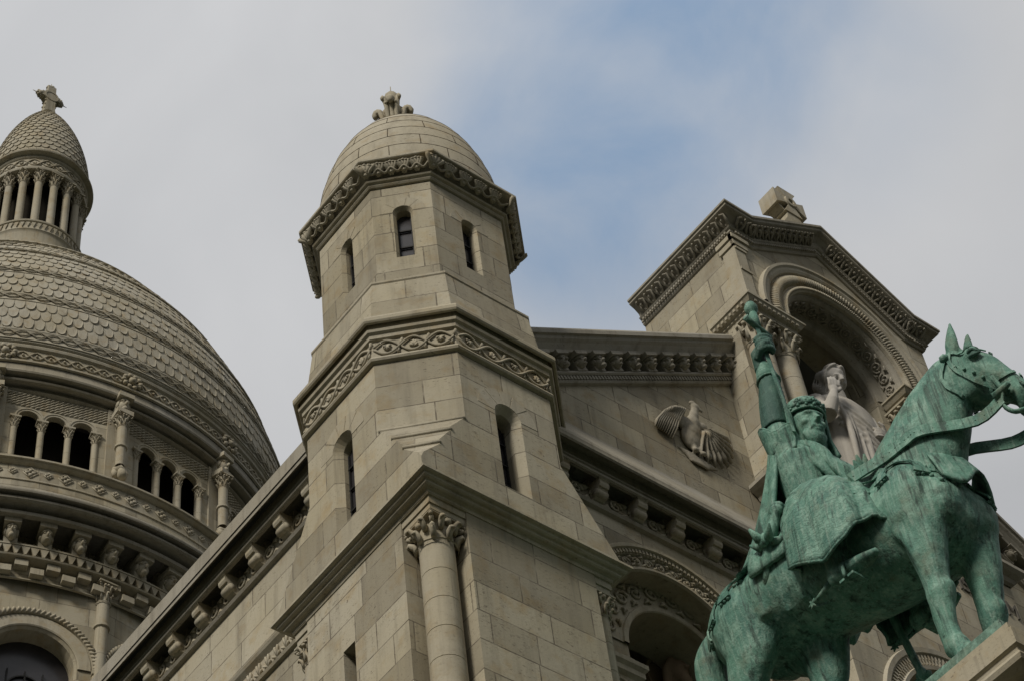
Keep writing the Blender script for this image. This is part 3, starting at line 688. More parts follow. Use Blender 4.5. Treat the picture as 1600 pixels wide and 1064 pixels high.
# archivolt and soffit
av = MB()
archring(av, NM, (NC, AZ), [(1.33, -.02), (1.33, .03), (1.36, .06), (1.40, .06), (1.43, .03), (1.45, .0), (1.46, .015), (1.72, .015), (1.73, .0), (1.75, .05), (1.80, .07), (1.85, .07), (1.88, .10), (1.93, .10), (1.945, .05), (1.945, -.01)], 48)
am = arcmap(NM, (NC, AZ), 1.46)
for k in range(84):
    u = .02+1.46*math.pi*k/84; tube(av, [am(u-.01, .02, .02), am(u+.004, .08, .07), am(u+.012, .15, .075), am(u+.03, .23, .03)], [.014, .026, .028, .014], 5); tube(av, [am(u+.028, .25, .02), am(u+.03, .15, .05), am(u+.032, .06, .02)], [.012, .02, .01], 4)
am = arcmap(NM, (NC, AZ), 1.38)
for k in range(110):
    u = 1.38*math.pi*(k+.5)/110; tube(av, [am(u-.012, -.02, .06), am(u+.014, .03, .066)], .017, 5)
av.build('archivolt', 'carved', pav)
sf = MB(); seg = 40; vs = []
rows = [(1.335, NYF), (1.335, NYF+.03), (1.30, NYF+.05), (1.27, NYF+.10), (1.26, NYF+.40), (1.235, NYF+.42), (1.12, AY-.03), (1.10, AY), (1.085, AY+.03), (1.085, AY+.14)]
for i in range(seg+1):
    a = math.pi*i/seg
    vs += [(NC-r_*math.cos(a), y, AZ+r_*math.sin(a)) for r_, y in rows]
k = len(rows); sf.add(vs, [(i*k+q, (i+1)*k+q, (i+1)*k+q+1, i*k+q+1) for i in range(seg) for q in range(k-1)])
smap = lambda u, v, d=0: V((NC-(1.262-d)*math.cos(u/1.26), NYF+v, AZ+(1.262-d)*math.sin(u/1.26)))
scrolls(sf, smap, .03, 1.26*math.pi-.03, .11, .39, .015, .02, .26)
sf.build('carved_soffit', 'sooty', pav)
# string course, capitals and columns either side of the niche
for s in (1, -1):
    st = MB()
    if s > 0: path = [V((NXW, 1.38, 0)), V((NXW, NYF+.03, 0)), V((NC-AR1+.08, NYF+.03, 0)), V((NC-AR1+.08, 1.0, 0))]
    else: path = [V((NC+AR1-.08, 1.0, 0)), V((NC+AR1-.08, NYF+.03, 0)), V((NXE, NYF+.03, 0)), V((NXE, 1.38, 0))]
    sweep(st, path, Z, [(-.3, 28.28), (.0, 28.28), (.03, 28.30), (.03, 28.34), (.08, 28.36), (.13, 28.44), (.15, 28.45), (.15, 28.49), (.12, 28.52), (-.02, 28.55)])
    x0, x1 = (NXW, NC-AR1+.08) if s > 0 else (NC+AR1-.08, NXE)
    dentils(st, SF(NYF+.03), x0-.02, x1+.02, 28.36, 28.42, .03, .125, .10, .5)
    if s > 0: dentils(st, WF(NXW), -1.36, -.6, 28.36, 28.42, .03, .125, .10, .5)
    poly(st, [(x0, NYF+.03, 28.281), (x1, NYF+.03, 28.281), (x1, 1.02, 28.281), (x0, 1.02, 28.281)])
    st.build('string_course', 'carved', pav)
for x in (NXW+.26, NC-AR1-.08, NC+AR1+.08, NXE-.26):
    k = MB(); column(k, (x, .83, 0), 24.85, 27.72, .19, 18, .58); k.build('column', 'carved', pav)
    k = MB(); capital(k, (x, .83, 0), 27.72, 28.28, .19, .255); k.build('capital', 'carved', pav)
# ledge and carved text band under the niche
lg = MB(); path = [V((NXW, 1.38, 0)), V((NXW, .60, 0)), V((NXE, .60, 0)), V((NXE, 1.38, 0))]
sweep(lg, path, Z, [(.0, 24.45), (.05, 24.48), (.08, 24.55), (.16, 24.6), (.22, 24.65), (.22, 24.72), (.18, 24.76), (-.05, 24.82)])
lg.build('ledge', 'sooty', pav)
tx = bpy.data.curves.new('inscription', 'FONT'); tx.body = 'COR IESV SACRATISSIMVM'; tx.size = .42; tx.extrude = .015; tx.align_x = 'CENTER'; tx.resolution_u = 3
to = bpy.data.objects.new('inscription', tx); COL.objects.link(to); bpy.context.view_layer.update()
tme = bpy.data.meshes.new_from_object(to.evaluated_get(bpy.context.evaluated_depsgraph_get())); COL.objects.unlink(to); bpy.data.objects.remove(to)
wd = max(v.co.x for v in tme.vertices)-min(v.co.x for v in tme.vertices); sx = 4.3/wd
im = MB(); im.add([(NC+v.co.x*sx, .605-v.co.z, 23.72+v.co.y) for v in tme.vertices], [tuple(p.vertices) for p in tme.polygons]); im.build('inscription', 'letter', pav)
cr = MB(); CM = SF(.62)
archring(cr, CM, CA, [(1.44, -.02), (1.44, .04), (1.50, .05), (1.52, .01), (1.70, .01), (1.72, .05), (1.80, .06), (1.82, 0)], 40)
am = arcmap(CM, CA, 1.52)
for k in range(64):
    u = .02+1.52*math.pi*k/64; box(cr, am, u, u+.03, .01, .08, .0, .035); box(cr, am, u+.037, u+.067, .09, .165, .0, .035)
cr.build('archivolt', 'carved', pav)
# pavilion cornice: side walls level, front raking with flat kneelers
pc = MB(); CP = [(-.02, 0), (.03, .01), (.05, .04), (.05, .07), (.07, .09), (.07, .15), (.10, .17), (.12, .20), (.10, .23), (.08, .24), (.10, .36), (.19, .46), (.26, .50), (.28, .51), (.30, .53), (.30, .58), (.33, .60), (.33, .66), (.30, .68), (-.1, .76)]
CP = [(x*.94, z*.78) for x, z in CP]; ZC = 30.15; KN = .46; sl = (PK-EK)/(NC-NXW)
sweep(pc, [V((NXW, 2.8, ZC)), V((NXW, NYF, ZC))], Z, [(a, b) for a, b in CP])
zk = ZC; y0 = NYF
fp = [(NXW-.0, zk), (NXW+KN, zk), (NC, zk+(NC-NXW-KN)*.62), (NXE-KN, zk), (NXE, zk)]
sweep(pc, [V((x, y0, z)) for x, z in fp], V((0, -1, 0)), [(-b, a) for a, b in CP])
# corner returns so that the level mouldings meet
sweep(pc, [V((NXW, NYF+.002, ZC)), V((NXW, NYF-.0005, ZC)), V((NXW+.002, NYF-.0005, ZC))], Z, CP, caps=False)
sweep(pc, [V((NXE-.002, NYF, ZC)), V((NXE, NYF, ZC)), V((NXE, 2.8, ZC))], Z, CP)
wf = WF(NXW)
dentils(pc, wf, -2.75, -NYF, ZC+.066, ZC+.113, .05, .10, .062, .6)
def leafrow(mb, fr, u0, u1, pitch, v0):
    n = max(1, round((u1-u0)/pitch)); w = (u1-u0)/n
    for i in range(n):
        u = u0+w*(i+.5)
        for s in (-1, 1):
            tube(mb, [fr(u+s*w*.1, v0, .08), fr(u+s*w*.32, v0+.07, .14), fr(u+s*w*.36, v0+.145, .22), fr(u+s*w*.16, v0+.13, .265)], [.018, .03, .032, .018], 5)
        blob(mb, fr(u, v0+.09, .185), .032, 1, True, .3)
leafrow(pc, wf, -2.72, -NYF+.15, .21, ZC+.195)
for (xa, za), (xb, zb) in zip(fp, fp[1:]):
    U = V((xb-xa, 0, zb-za)); ln = U.length; U.normalize(); Vv = V((-U.z, 0, U.x))
    fr = lambda u, v, d=0: V((xa, y0, za))+U*u+Vv*v+V((0, -1, 0))*d
    leafrow(pc, fr, 0.02, ln-.02, .19, .195); dentils(pc, fr, .02, ln-.02, .066, .113, .05, .10, .062, .6)
pc.build('pavilion_cornice', 'sooty', pav)
pl = MB()
box(pl, SF(NYF), NXW-.0, NXW+.2, 28.6, 29.88, 0, .03); 
for v in (28.62, 29.25, 29.82): box(pl, SF(NYF), NXW-.02, NXW+.23, v, v+.06, 0, .05)
box(pl, WF(NXW), -NYF-.25, -NYF+.03, 28.6, 29.88, 0, .03)
box(pl, WF(NXW), -NYF-.29, -NYF+.05, 29.90, 30.02, 0, .06); box(pl, WF(NXW), -NYF-.31, -NYF+.07, 30.04, 30.14, 0, .09)
box(pl, SF(NYF), NXW-.06, NXW+.27, 29.90, 30.02, 0, .061); box(pl, SF(NYF), NXW-.09, NXW+.29, 30.04, 30.14, 0, .091)
interlace(pl, frame((NXW-.03, NYF+.12, 28.6), (0, 0, 1), (-1, 0, 0)), 0, 1.1, 0, 0, .0) if False else None
pl.build('pilaster', 'carved', pav)
# roof cross with ring
xm = MB(); XC = (NC, .90); XZ = 33.08
M4 = frame((XC[0], XC[1], 0), (1, 0, 0), (0, -1, 0))
prism(xm, M4, [(-.34, 31.2), (.34, 31.2), (.30, 32.35), (.20, 32.5), (.13, XZ-.30), (-.13, XZ-.30), (-.20, 32.5), (-.30, 32.35)], -.18, .18)
for a_ in range(4):
    q = a_*math.pi/2; ca, sa = math.cos(q), math.sin(q)
    prism(xm, M4, [(x*ca-y*sa, XZ+x*sa+y*ca) for x, y in ((.0, -.08), (.14, -.08), (.37, -.21), (.37, .21), (.14, .08), (.0, .08))], -.19-.004*a_, .19+.004*a_)
archring(xm, M4, (0, XZ), [(.27, -.12), (.27, .14), (.34, .14), (.34, -.12), (.27, -.12)], 32, 0, 360)
archring(xm, M4, (0, XZ), [(.06, .20), (.07, .23), (.13, .23), (.15, .20)], 20, 0, 360)
for x_ in (-.29, .29): prism(xm, M4, [(x_-.05, XZ-.14), (x_+.05, XZ-.14), (x_+.05, XZ+.14), (x_-.05, XZ+.14)], .1, .16)
xm.build('roof_cross', 'carved', pav)
# ================================================================== great dome
DX, DY = 9.75, 32.9; DC = (DX, DY, 0); NEAR = -24
def cyl(r0):      # u = metres along the circle of radius r0 (0 at south), d outward
    return lambda u, v, d=0: V((DX+(r0+d)*math.sin(u/r0), DY-(r0+d)*math.cos(u/r0), v))
def chord(azc, apo):      # flat bay facing azimuth azc
    a = R(azc); e = V((math.sin(a), -math.cos(a), 0)); t = V((math.cos(a), math.sin(a), 0)); o = V((DX, DY, 0))+e*apo
    return lambda u, v, d=0: o+t*u+e*d+V((0, 0, v))
c225 = math.cos(R(11.25)); s225 = math.sin(R(11.25))
B0 = -4.5; bays = [B0+22.5*k+11.25 for k in range(16)]
dmv = MB(); RD = 8.85; apo = RD*c225; hw = RD*s225
vis = [b for b in bays if -125 < ((b-NEAR+180) % 360)-180 < 100]
winpos = []
RA = 9.12; apa = RA*c225; hwa = RA*s225
for b in bays:
    Mc = chord(b, apo); hs = []
    if b in vis: hs = [archpts(0, 36.5, 39.80, 2.36, 20)]; winpos.append((Mc, hs[0], b))
    panel(dmv, Mc, [(-hw, 30), (hw, 30), (hw, 42.5), (-hw, 42.5)], hs, .75, .06, .06)
    Mc = chord(b, apa)
    if b in vis:
        hs = [archpts(x, 46.80, 48.46, .60, 12) for x in (-.76, 0, .76)]
        panel(dmv, Mc, [(-hwa, 46.0), (hwa, 46.0), (hwa, 49.55), (-hwa, 49.55)], hs, .14)
    else: panel(dmv, Mc, [(-hwa, 46.0), (hwa, 46.0), (hwa, 49.55), (-hwa, 49.55)], [])
lathe(dmv, [(8.85, 42.4), (8.85, 43.62), (8.45, 43.64), (8.45, 44.4)], DC, 96)
lathe(dmv, [(9.6, 44.5), (9.6, 46.0), (9.0, 46.1)], DC, 96)
dome = dmv.build('great_dome', 'drum', church, label='great scaled dome on a tall drum with a ring of triple arches and a colonnaded lantern')
x0, x1, y0_, y1_ = DX-9.3, DX+9.3, DY-9.3, DY+9.3
bx = MB(); box(bx, frame((0, 0, 0), (1, 0, 0), (0, -1, 0)), x0, x1, 8, 33.5, -y1_, -y0_); bx.build('crossing_block', 'wall', church)
inn = MB(); lathe(inn, [(8.1, 30), (8.1, 49.5)], DC, 48); inn.build('drum_shade_lining', 'shade_fill', dome)  # added dark cylinder: painted shade seen through the gallery openings
for Mc, h, b in winpos:
    w = MB(); hh = shrink(h, .06); poly(w, [Mc(u, v, -.55) for u, v in hh]); w.build('window', 'glass', dome)
    w = MB()
    for v in (37.5, 38.4, 39.3): box(w, Mc, -1.1, 1.1, v-.03, v+.03, -.54, -.48)
    for u in (-.45, 0, .45): box(w, Mc, u-.02, u+.02, 36.6, 39.4+.5, -.54, -.49)
    archring(w, Mc, (0, 39.3), [(.42, -.54), (.42, -.49), (.46, -.49), (.46, -.54)], 16)
    w.build('glazing_bars', 'iron', dome)
    w = MB(); archring(w, Mc, (0, 39.80), [(1.185, -.05), (1.185, .03), (1.22, .05), (1.52, .05), (1.53, .02), (1.56, .02), (1.57, .08), (1.61, .10), (1.70, .10), (1.735, .05), (1.735, 0)], 34)
    for k in range(40):
        a = math.pi*(k+.5)/40; tube(w, [Mc(-1.58*math.cos(a-.025), 39.80+1.58*math.sin(a-.025), .09), Mc(-1.71*math.cos(a+.025), 39.80+1.71*math.sin(a+.025), .11)], .04, 5)
    for s in (-1, 1): box(w, Mc, s*1.64-.1, s*1.64+.1, 39.68, 39.80, 0, .12)
    w.build('window_hood', 'carved', dome)
for b in vis:
    a = R(b-11.25); c = (DX+8.86*math.sin(a), DY-8.86*math.cos(a), 0)
    k = MB(); column(k, c, 33, 41.3, .17, 12, .9); lathe(k, [(.17, 41.3), (.22, 41.33), (.22, 41.4), (.17, 41.43), (.17, 42.25)], c, 12); k.build('column', 'carved', dome)
    k = MB(); capital(k, c, 42.2, 42.85, .17, .26); k.build('capital', 'carved', dome)
AZ0, AZ1 = NEAR-125, NEAR+100
# checker dentils, saw-tooth band, corbel table
cm = MB(); Mc = cyl(8.86)
lathe(cm, [(8.85, 42.35), (8.90, 42.37), (8.90, 42.40), (8.86, 42.42)], DC, 128)
lathe(cm, [(8.86, 42.92), (9.16, 42.93), (9.18, 42.97), (9.14, 43.0), (9.0, 43.01), (9.0, 43.30), (9.17, 43.31), (9.17, 43.36), (8.9, 43.4)], DC, 128)
az = AZ0
while az < AZ1:
    for j in range(2):
        u = R(az+1.325*2*j)*8.86; box(cm, Mc, u-.17, u+.17, 42.44+.25*j, 42.64+.25*j, 0, .22)
    az += 5.3
az = AZ0; M5 = cyl(9.0)
while az < AZ1:
    u = R(az)*9.12; w = .115; prism(cm, M5, [(u-w, 43.295), (u+w, 43.295), (u+.02, 43.02), (u-.02, 43.02)], .0, .15); az += 1.5
cm.build('dentil_band', 'carved', dome)
sm_ = MB(); az = B0-22.5*6; kk = 0
while az < AZ1:
    if az > AZ0:
        k = MB(); box(k, cyl(8.9), R(az)*8.9-.17, R(az)*8.9+.17, 43.5, 44.25, -.44, .0); mask(k, cyl(8.9), R(az)*8.9, .42, 43.36, 44.0, 0, .56, kk % 2); k.build('carved_head', 'carved', dome)
        interl = cyl(8.92); u0 = R(az+1.6)*8.92; u1 = R(az+4.0)*8.92
        for q in range(2): spiral(sm_, interl, u0+(u1-u0)*(.25+.5*q), 43.48, .10, .04, .024, 1.3, q, 1 if q else -1, 11)
        for q in range(3): spiral(sm_, interl, u0+(u1-u0)*(.0+.5*q), 43.56, .07, .04, .02, 1.1, q*2, 1, 9)
    az += 5.625; kk += 1
sm_.build('lattice_frieze', 'carved', dome)
cm = MB()
lathe(cm, [(8.44, 44.34), (9.45, 44.3), (9.45, 44.0), (9.60, 44.0), (9.62, 44.03), (9.62, 44.10), (9.58, 44.12), (9.40, 44.13), (9.40, 44.28), (9.72, 44.27), (9.82, 44.25), (9.88, 44.29), (9.88, 44.36), (9.80, 44.39), (9.60, 44.40), (9.60, 44.50), (9.93, 44.47), (10.0, 44.44), (10.02, 44.48), (10.02, 44.55), (9.98, 44.6), (9.6, 44.66)], DC, 160)
cm.build('main_cornice', 'sooty', dome)
cm = MB()
lathe(cm, [(9.6, 45.28), (9.63, 45.29), (9.63, 45.34), (9.60, 45.36)], DC, 160); lathe(cm, [(9.60, 45.86), (9.68, 45.88), (9.74, 45.93), (9.70, 45.97), (9.76, 46.0), (9.76, 46.06), (9.0, 46.14)], DC, 160)
az = AZ0; M6 = cyl(9.6); i = 0
while az < AZ1:
    u = R(az)*9.6; big = i % 2 == 0; r_ = .16 if big else .10
    for q in range(4):
        a = q*math.pi/2; 
        t = MB(); blob(t, (0, 0, 0), 1, 1)
        cc = (u+r_*.55*math.cos(a), 45.61+r_*.55*math.sin(a))
        cm.add([M6(cc[0]+p[0]*r_*.42*(1 if q % 2 else 1.2), cc[1]+p[2]*r_*.42*(1.2 if q % 2 else 1), .01+p[1]*.05) for p in t.v], t.f, True)
        b_ = a+math.pi/4
        tube(cm, [M6(u+r_*1.25*math.cos(a), 45.61+r_*1.25*math.sin(a), .01), M6(u+r_*1.25*math.cos(a+math.pi/2), 45.61+r_*1.25*math.sin(a+math.pi/2), .01)], .02, 4)
    az += 2.8125; i += 1
cm.build('rosette_band', 'carved', dome)
# arcade: colonnettes, arch rings, sills, buttress columns
for b in vis:
    Mc = chord(b, apa); w = MB()
    for x in (-.76, 0, .76):
        archring(w, Mc, (x, 48.46), [(.295, -.05), (.295, .05), (.305, .06), (.36, .06), (.37, .08), (.41, .08), (.42, .04), (.42, 0)], 16)
    for v in (49.02, 49.13, 49.24, 49.35, 49.46):
        for q in range(22): 
            u = -1.5+3*q/22+(.07 if int(v*100) % 24 else 0); tube(w, [Mc(u, v-.05, .0), Mc(u+.07, v, .03), Mc(u+.13, v+.05, .0)], .022, 4)
    w.build('arcade_arches', 'carved', dome)
    w = MB(); box(w, Mc, -1.45, 1.45, 46.12, 46.42, -.1, .20); w.build('arcade_sill', 'carved', dome)
    for x in (-1.14, -.38, .38, 1.14):
        c = Mc(x, 0, -.02); c = (c.x, c.y, 0)
        k = MB(); box(k, Mc, x-.15, x+.15, 46.42, 46.72, -.12, .16); column(k, c, 46.72, 48.05, .09, 10, .8); capital(k, c, 48.05, 48.40, .085, .115)
        box(k, Mc, x-.16, x+.16, 48.40, 48.46, -.16, .10); k.build('colonnette', 'carved', dome)
    a = R(b-11.25); e = V((math.sin(a), -math.cos(a), 0))
    Me = chord(b-11.25, 9.0)
    k = MB(); flatp = abs(b-11.25-B0+22.5) < .1
    if flatp:
        box(k, Me, -.80, .80, 46.1, 49.2, -.2, .22); box(k, Me, -.84, .84, 49.2, 49.26, -.2, .25); scrolls(k, Me, -.78, .78, 49.27, 49.55, .22, .02, .25); box(k, Me, -.82, .82, 49.262, 49.56, -.2, .21)
    else: box(k, Me, -.34, .34, 46.1, 49.6, -.2, .10)
    if not flatp:
        c = Me(0, 0, .34); c = (c.x, c.y, 0)
        column(k, c, 47.1, 48.75, .14, 12, .8); capital(k, c, 48.75, 49.2, .14, .22)
        lathe(k, [(.14, 47.82), (.185, 47.85), (.185, 47.92), (.14, 47.95)], c, 12)
        for s in (-1, 1): blob(k, Me(.12*s, 46.75, .36), (.13, .13, .22), 1, True, .5)
        blob(k, Me(0, 46.62, .52), (.15, .15, .2), 2, True, .4); blob(k, Me(0, 46.86, .34), (.22, .22, .16), 2, True, .4)
        box(k, Me, -.25, .25, 49.2, 49.38, .0, .52); mask(k, Me, 0, .46, 49.38, 50.05, .0, .56, 1)
    k.build('buttress_column', 'carved', dome)
cm = MB()
lathe(cm, [(8.85, 49.50), (9.02, 49.55), (9.08, 49.60), (9.04, 49.65), (8.98, 49.66), (8.98, 49.80), (9.18, 49.76), (9.25, 49.78), (9.28, 49.83), (9.24, 49.88), (9.10, 49.89), (9.10, 50.0), (9.34, 49.96), (9.40, 49.98), (9.42, 50.04), (9.38, 50.1), (9.38, 50.35)], DC, 160)
cm.build('gallery_cornice', 'sooty', dome)
# dome shell with carved fish scales
ZB, RB, ZH, PW = 51.2, 9.50, 15.8, 1.96
def dr(z): return RB*(1-max(0, (z-ZB)/ZH)**PW)
sh = MB(); prof = [(9.40, 50.35), (9.46, 50.38), (9.46, 50.45), (9.40, 50.5), (9.38, 50.5), (9.38, 50.95), (9.46, 51.0), (9.48, 51.08), (9.44, 51.15)]
prof += [(dr(ZB+14.35*i/60), ZB+14.35*i/60) for i in range(61)]
lathe(sh, prof, DC, 160)
def scale_row(z, dz, n, ph):
    for i in range(n):
        a = 360*(i+ph)/n
        da = ((a-NEAR+180) % 360)-180
        if not -118 < da < 104: continue
        w = 180/n*.97; zt = z+dz; pts = []
        for k in range(9):
            t = -1+2*k/8; zz = z+dz*.55*(1-math.sqrt(max(0, 1-t*t))); pts.append((a+w*t, zz))
        top = [(a+w, zt), (a-w, zt)]
        def P3(aa, zz, d): 
            r_ = dr(zz)+d; return (DX+r_*math.sin(R(aa)), DY-r_*math.cos(R(aa)), zz)
        jj = random.uniform(-.014, .014); ou = [P3(p[0], p[1], .048+jj-.036*(p[1]-z)/dz) for p in pts]; lo = [P3(p[0], p[1], -.02) for p in pts]
        inn_ = [P3(a+(p[0]-a)*.8, p[1]+(zt-p[1])*.16, .035-.02*(p[1]-z)/dz) for p in pts]
        tp = [P3(p[0], p[1], .01) for p in top]
        vs = ou+lo+tp+inn_
        fs = [(k, k+1, 9+k+1, 9+k) for k in range(8)]+[(20+k, 20+k+1, k+1, k) for k in range(8)]+[(19, 18)+tuple(range(28, 19, -1))]+[(0, 20, 19), (8, 18, 28)]
        sh.add(vs, fs)
z = 51.25; rowi = 0; ncol = 190; pattern = 'bsssbsssbssssbssssbsssssbsssssssssssssssss'
for ch in pattern:
    slope = math.hypot(1, (dr(z+.05)-dr(z))/.05)
    if ch == 's':
        dz = .50/slope; 
        if dr(z) < 7.4: ncol = 150
        if dr(z) < 5.2: ncol = 108
        if dr(z) < 3.4: ncol = 74
        if z+dz > 65.2: break
        scale_row(z, dz*1.12, ncol, .5*(rowi % 2)); rowi += 1; z += dz
    else:
        dz = .50/slope; n = 3
        lathe(sh, [(dr(z)+.0, z), (dr(z)+.035, z+.01), (dr(z+.10*dz)+.03, z+.10*dz), (dr(z+.13*dz)+.02, z+.13*dz), (dr(z+.84*dz)+.02, z+.84*dz), (dr(z+.88*dz)+.035, z+.88*dz), (dr(z+.98*dz)+.03, z+.98*dz), (dr(z+dz), z+dz)], DC, 128)
        r0 = dr(z+.5*dz); st = int((AZ1-AZ0)/.9)
        for s in (-1, 1):
            pts = []
            for i in range(st):
                a = AZ0+.9*i; zz = z+dz*(.48+.26*s*math.sin(i*math.pi/3)); r_ = dr(zz)+.05; pts.append((DX+r_*math.sin(R(a)), DY-r_*math.cos(R(a)), zz))
            tube(sh, pts, .026, 4)
        z += dz
shell = sh.build('dome_shell', 'domed', dome)
fz_ = MB(); M7 = cyl(9.38); az = AZ0; st = int((AZ1-AZ0)/.6)
for s in (-1, 1):
    tube(fz_, [M7(R(AZ0+.6*i)*9.38, 50.72+s*.15*math.sin(i*math.pi/4), .02) for i in range(st)], .035, 4)
for i in range(0, st, 4): blob(fz_, M7(R(AZ0+.6*i+1.2)*9.38, 50.72, .02), .05)
for b in vis:
    u = R(b-11.25+1)*9.38
    for q in range(10):
        a = q*math.pi/5; blob(fz_, M7(u+.26*math.cos(a), 50.74+.24*math.sin(a), .08), .085, 1, True, .3)
    blob(fz_, M7(u, 50.74, .1), .14, 1, True, .3)
fz_.build('rosette_frieze', 'carved', dome)
# lantern
ln = MB()
lathe(ln, [(2.15, 65.0), (1.98, 65.2), (1.90, 66.9), (1.93, 67.0), (1.97, 67.05), (1.93, 67.12), (1.92, 67.45), (1.99, 67.5), (2.0, 67.56), (1.94, 67.62), (1.94, 67.66), (1.5, 67.7)], DC, 64)
for i in range(60):
    a = 6*i; Me = chord(a, 1.925); prism(ln, Me, [(-.075, 67.42), (.075, 67.42), (0, 67.16)], 0, .05)
lathe(ln, [(1.05, 67.6), (1.05, 71.3)], DC, 32)
lathe(ln, [(1.45, 71.0), (1.90, 71.0), (1.92, 71.05), (1.92, 71.14), (1.86, 71.16), (1.84, 71.2), (1.84, 71.72), (1.90, 71.76), (1.92, 71.82), (1.86, 71.86), (1.94, 71.92), (2.10, 71.94), (2.12, 72.0), (2.08, 72.06), (1.80, 72.1)], DC, 64)
lt = ln.build('lantern', 'domed', dome)
fz_ = MB(); M8 = cyl(1.84); interlace(fz_, M8, R(-180)*1.84, R(179)*1.84, 71.24, 71.68, .02, .03); fz_.build('lantern_frieze', 'carved', dome)
dk = MB(); lathe(dk, [(1.12, 67.7), (1.12, 71.0)], DC, 32); dk.build('lantern_shade_sleeve', 'shade_fill', dome)  # dark sleeve round the stone core paints the shade between the columns
for i in range(18):
    a = R(NEAR+20*i); c = (DX+1.66*math.sin(a), DY-1.66*math.cos(a), 0)
    k = MB(); column(k, c, 67.68, 70.38, .155, 12, 3.0, .92); lathe(k, [(.2, 67.68), (.21, 67.74), (.17, 67.8)], c, 12); capital(k, c, 70.38, 71.0, .145, .235); k.build('lantern_column', 'carved', dome)
cp = MB()
def cr_(t): return 1.74*(1-t**1.9)**.85+.17
CZ0, CH = 72.08, 5.5
lathe(cp, [(cr_(i/24*.985), CZ0+CH*i/24*.985) for i in range(25)]+[(.22, CZ0+CH), (.28, CZ0+CH+.04), (.2, CZ0+CH+.1), (.0, CZ0+CH+.12)], DC, 48)
nrow = 18
for j in range(nrow):
    t0 = (j+.15)/nrow*.97; t1 = (j+1.25)/nrow*.97; n = max(14, int(40*cr_(t0)/1.9))
    for i in range(n):
        a = 360*(i+.5*(j % 2))/n; w = 180/n*.96; pts = []
        for k in range(7):
            t = -1+2*k/6; pts.append((a+w*t, t0+(t1-t0)*.5*(1-math.sqrt(max(0, 1-t*t)))))
        def Q(aa, tt, d): r_ = cr_(min(tt, .99))+d; return (DX+r_*math.sin(R(aa)), DY-r_*math.cos(R(aa)), CZ0+CH*tt)
        vs = [Q(*p, .04) for p in pts]+[Q(*p, -.02) for p in pts]+[Q(a+w, t1, .005), Q(a-w, t1, .005)]
        cp.add(vs, [(k, k+1, 7+k+1, 7+k) for k in range(6)]+[(15, 14)+tuple(range(6, -1, -1))])
cp.build('lantern_cap', 'domed', dome)
xm = MB(); M9 = frame((DX, DY, CZ0+CH), (1, 0, 0), (0, -1, 0))
prism(xm, M9, [(-.24, .05), (.24, .05), (.19, 1.0), (.17, 2.0), (-.17, 2.0), (-.19, 1.0)], -.16, .16)
prism(xm, M9, [(-.40, 1.14), (.40, 1.14), (.40, 1.44), (-.40, 1.44)], -.15, .15)
for cu, cv, e in ((-.42, 1.29, (-1, 0)), (.42, 1.29, (1, 0)), (0, 2.0, (0, 1))):
    for a in range(8):
        blob(xm, M9(cu+.15*math.cos(a*.785), cv+.15*math.sin(a*.785), 0), (.08, .10, .08), 1, True, .4)
    blob(xm, M9(cu, cv, 0), (.18, .2, .18), 1); tube(xm, [M9(cu, cv, 0), M9(cu+e[0]*.36, cv+e[1]*.42, 0)], [.04, .01], 5)
for s in (-1, 1):
    for v in (.3, .6, .9): blob(xm, M9(s*.22, v, .12), .05); blob(xm, M9(s*.22, v, -.12), .05)
archring(xm, M9, (0, 1.29), [(.24, -.18), (.24, .18), (.32, .18), (.32, -.18), (.24, -.18)], 20, 0, 360)
xm.build('lantern_cross', 'palestone' if 'palestone' in M else 'domed', dome)
# ================================================================== bronze rider on horseback
from mathutils.bvhtree import BVHTree
def loft(mb, pts, rads, lat=(1, 0, 0), sides=18, capr=True):
    """closed tapering limb: rads = (lateral, other) half sizes"""
    pts = [V(p) for p in pts]; n = len(pts); vs = []
    for i, p in enumerate(pts):
        t = (pts[min(i+1, n-1)]-pts[max(i-1, 0)]).normalized(); x = V(lat)-t*t.dot(V(lat)); x.normalize(); y = t.cross(x)
        ra = rads[i] if hasattr(rads[i], '__len__') else (rads[i], rads[i])
        for k in range(sides):
            a = 2*math.pi*k/sides; vs.append(p+x*math.cos(a)*ra[0]+y*math.sin(a)*ra[1])
    fs = [(i*sides+k, i*sides+(k+1) % sides, (i+1)*sides+(k+1) % sides, (i+1)*sides+k) for i in range(n-1) for k in range(sides)]
    fs += [tuple(range(sides-1, -1, -1)), tuple((n-1)*sides+k for k in range(sides))]
    mb.add(vs, fs, True)
def fuse(mb, name, mat, parent, vox, sm=5, label=None):
    """one continuous body from overlapping volumes"""
    o = mb.build(name, mat)
    r = o.modifiers.new('r', 'REMESH'); r.mode = 'VOXEL'; r.voxel_size = vox; r.use_smooth_shade = True
    if sm: s = o.modifiers.new('s', 'SMOOTH'); s.iterations = sm; s.factor = .5
    bpy.context.view_layer.update()
    me = bpy.data.meshes.new_from_object(o.evaluated_get(bpy.context.evaluated_depsgraph_get())); old = o.data
    o.modifiers.clear(); o.data = me; me.name = name; bpy.data.meshes.remove(old)
    me.polygons.foreach_set('use_smooth', [True]*len(me.polygons))
    if not me.materials: me.materials.append(M[mat])
    o.parent = parent
    if label: o['label'] = label
    return o
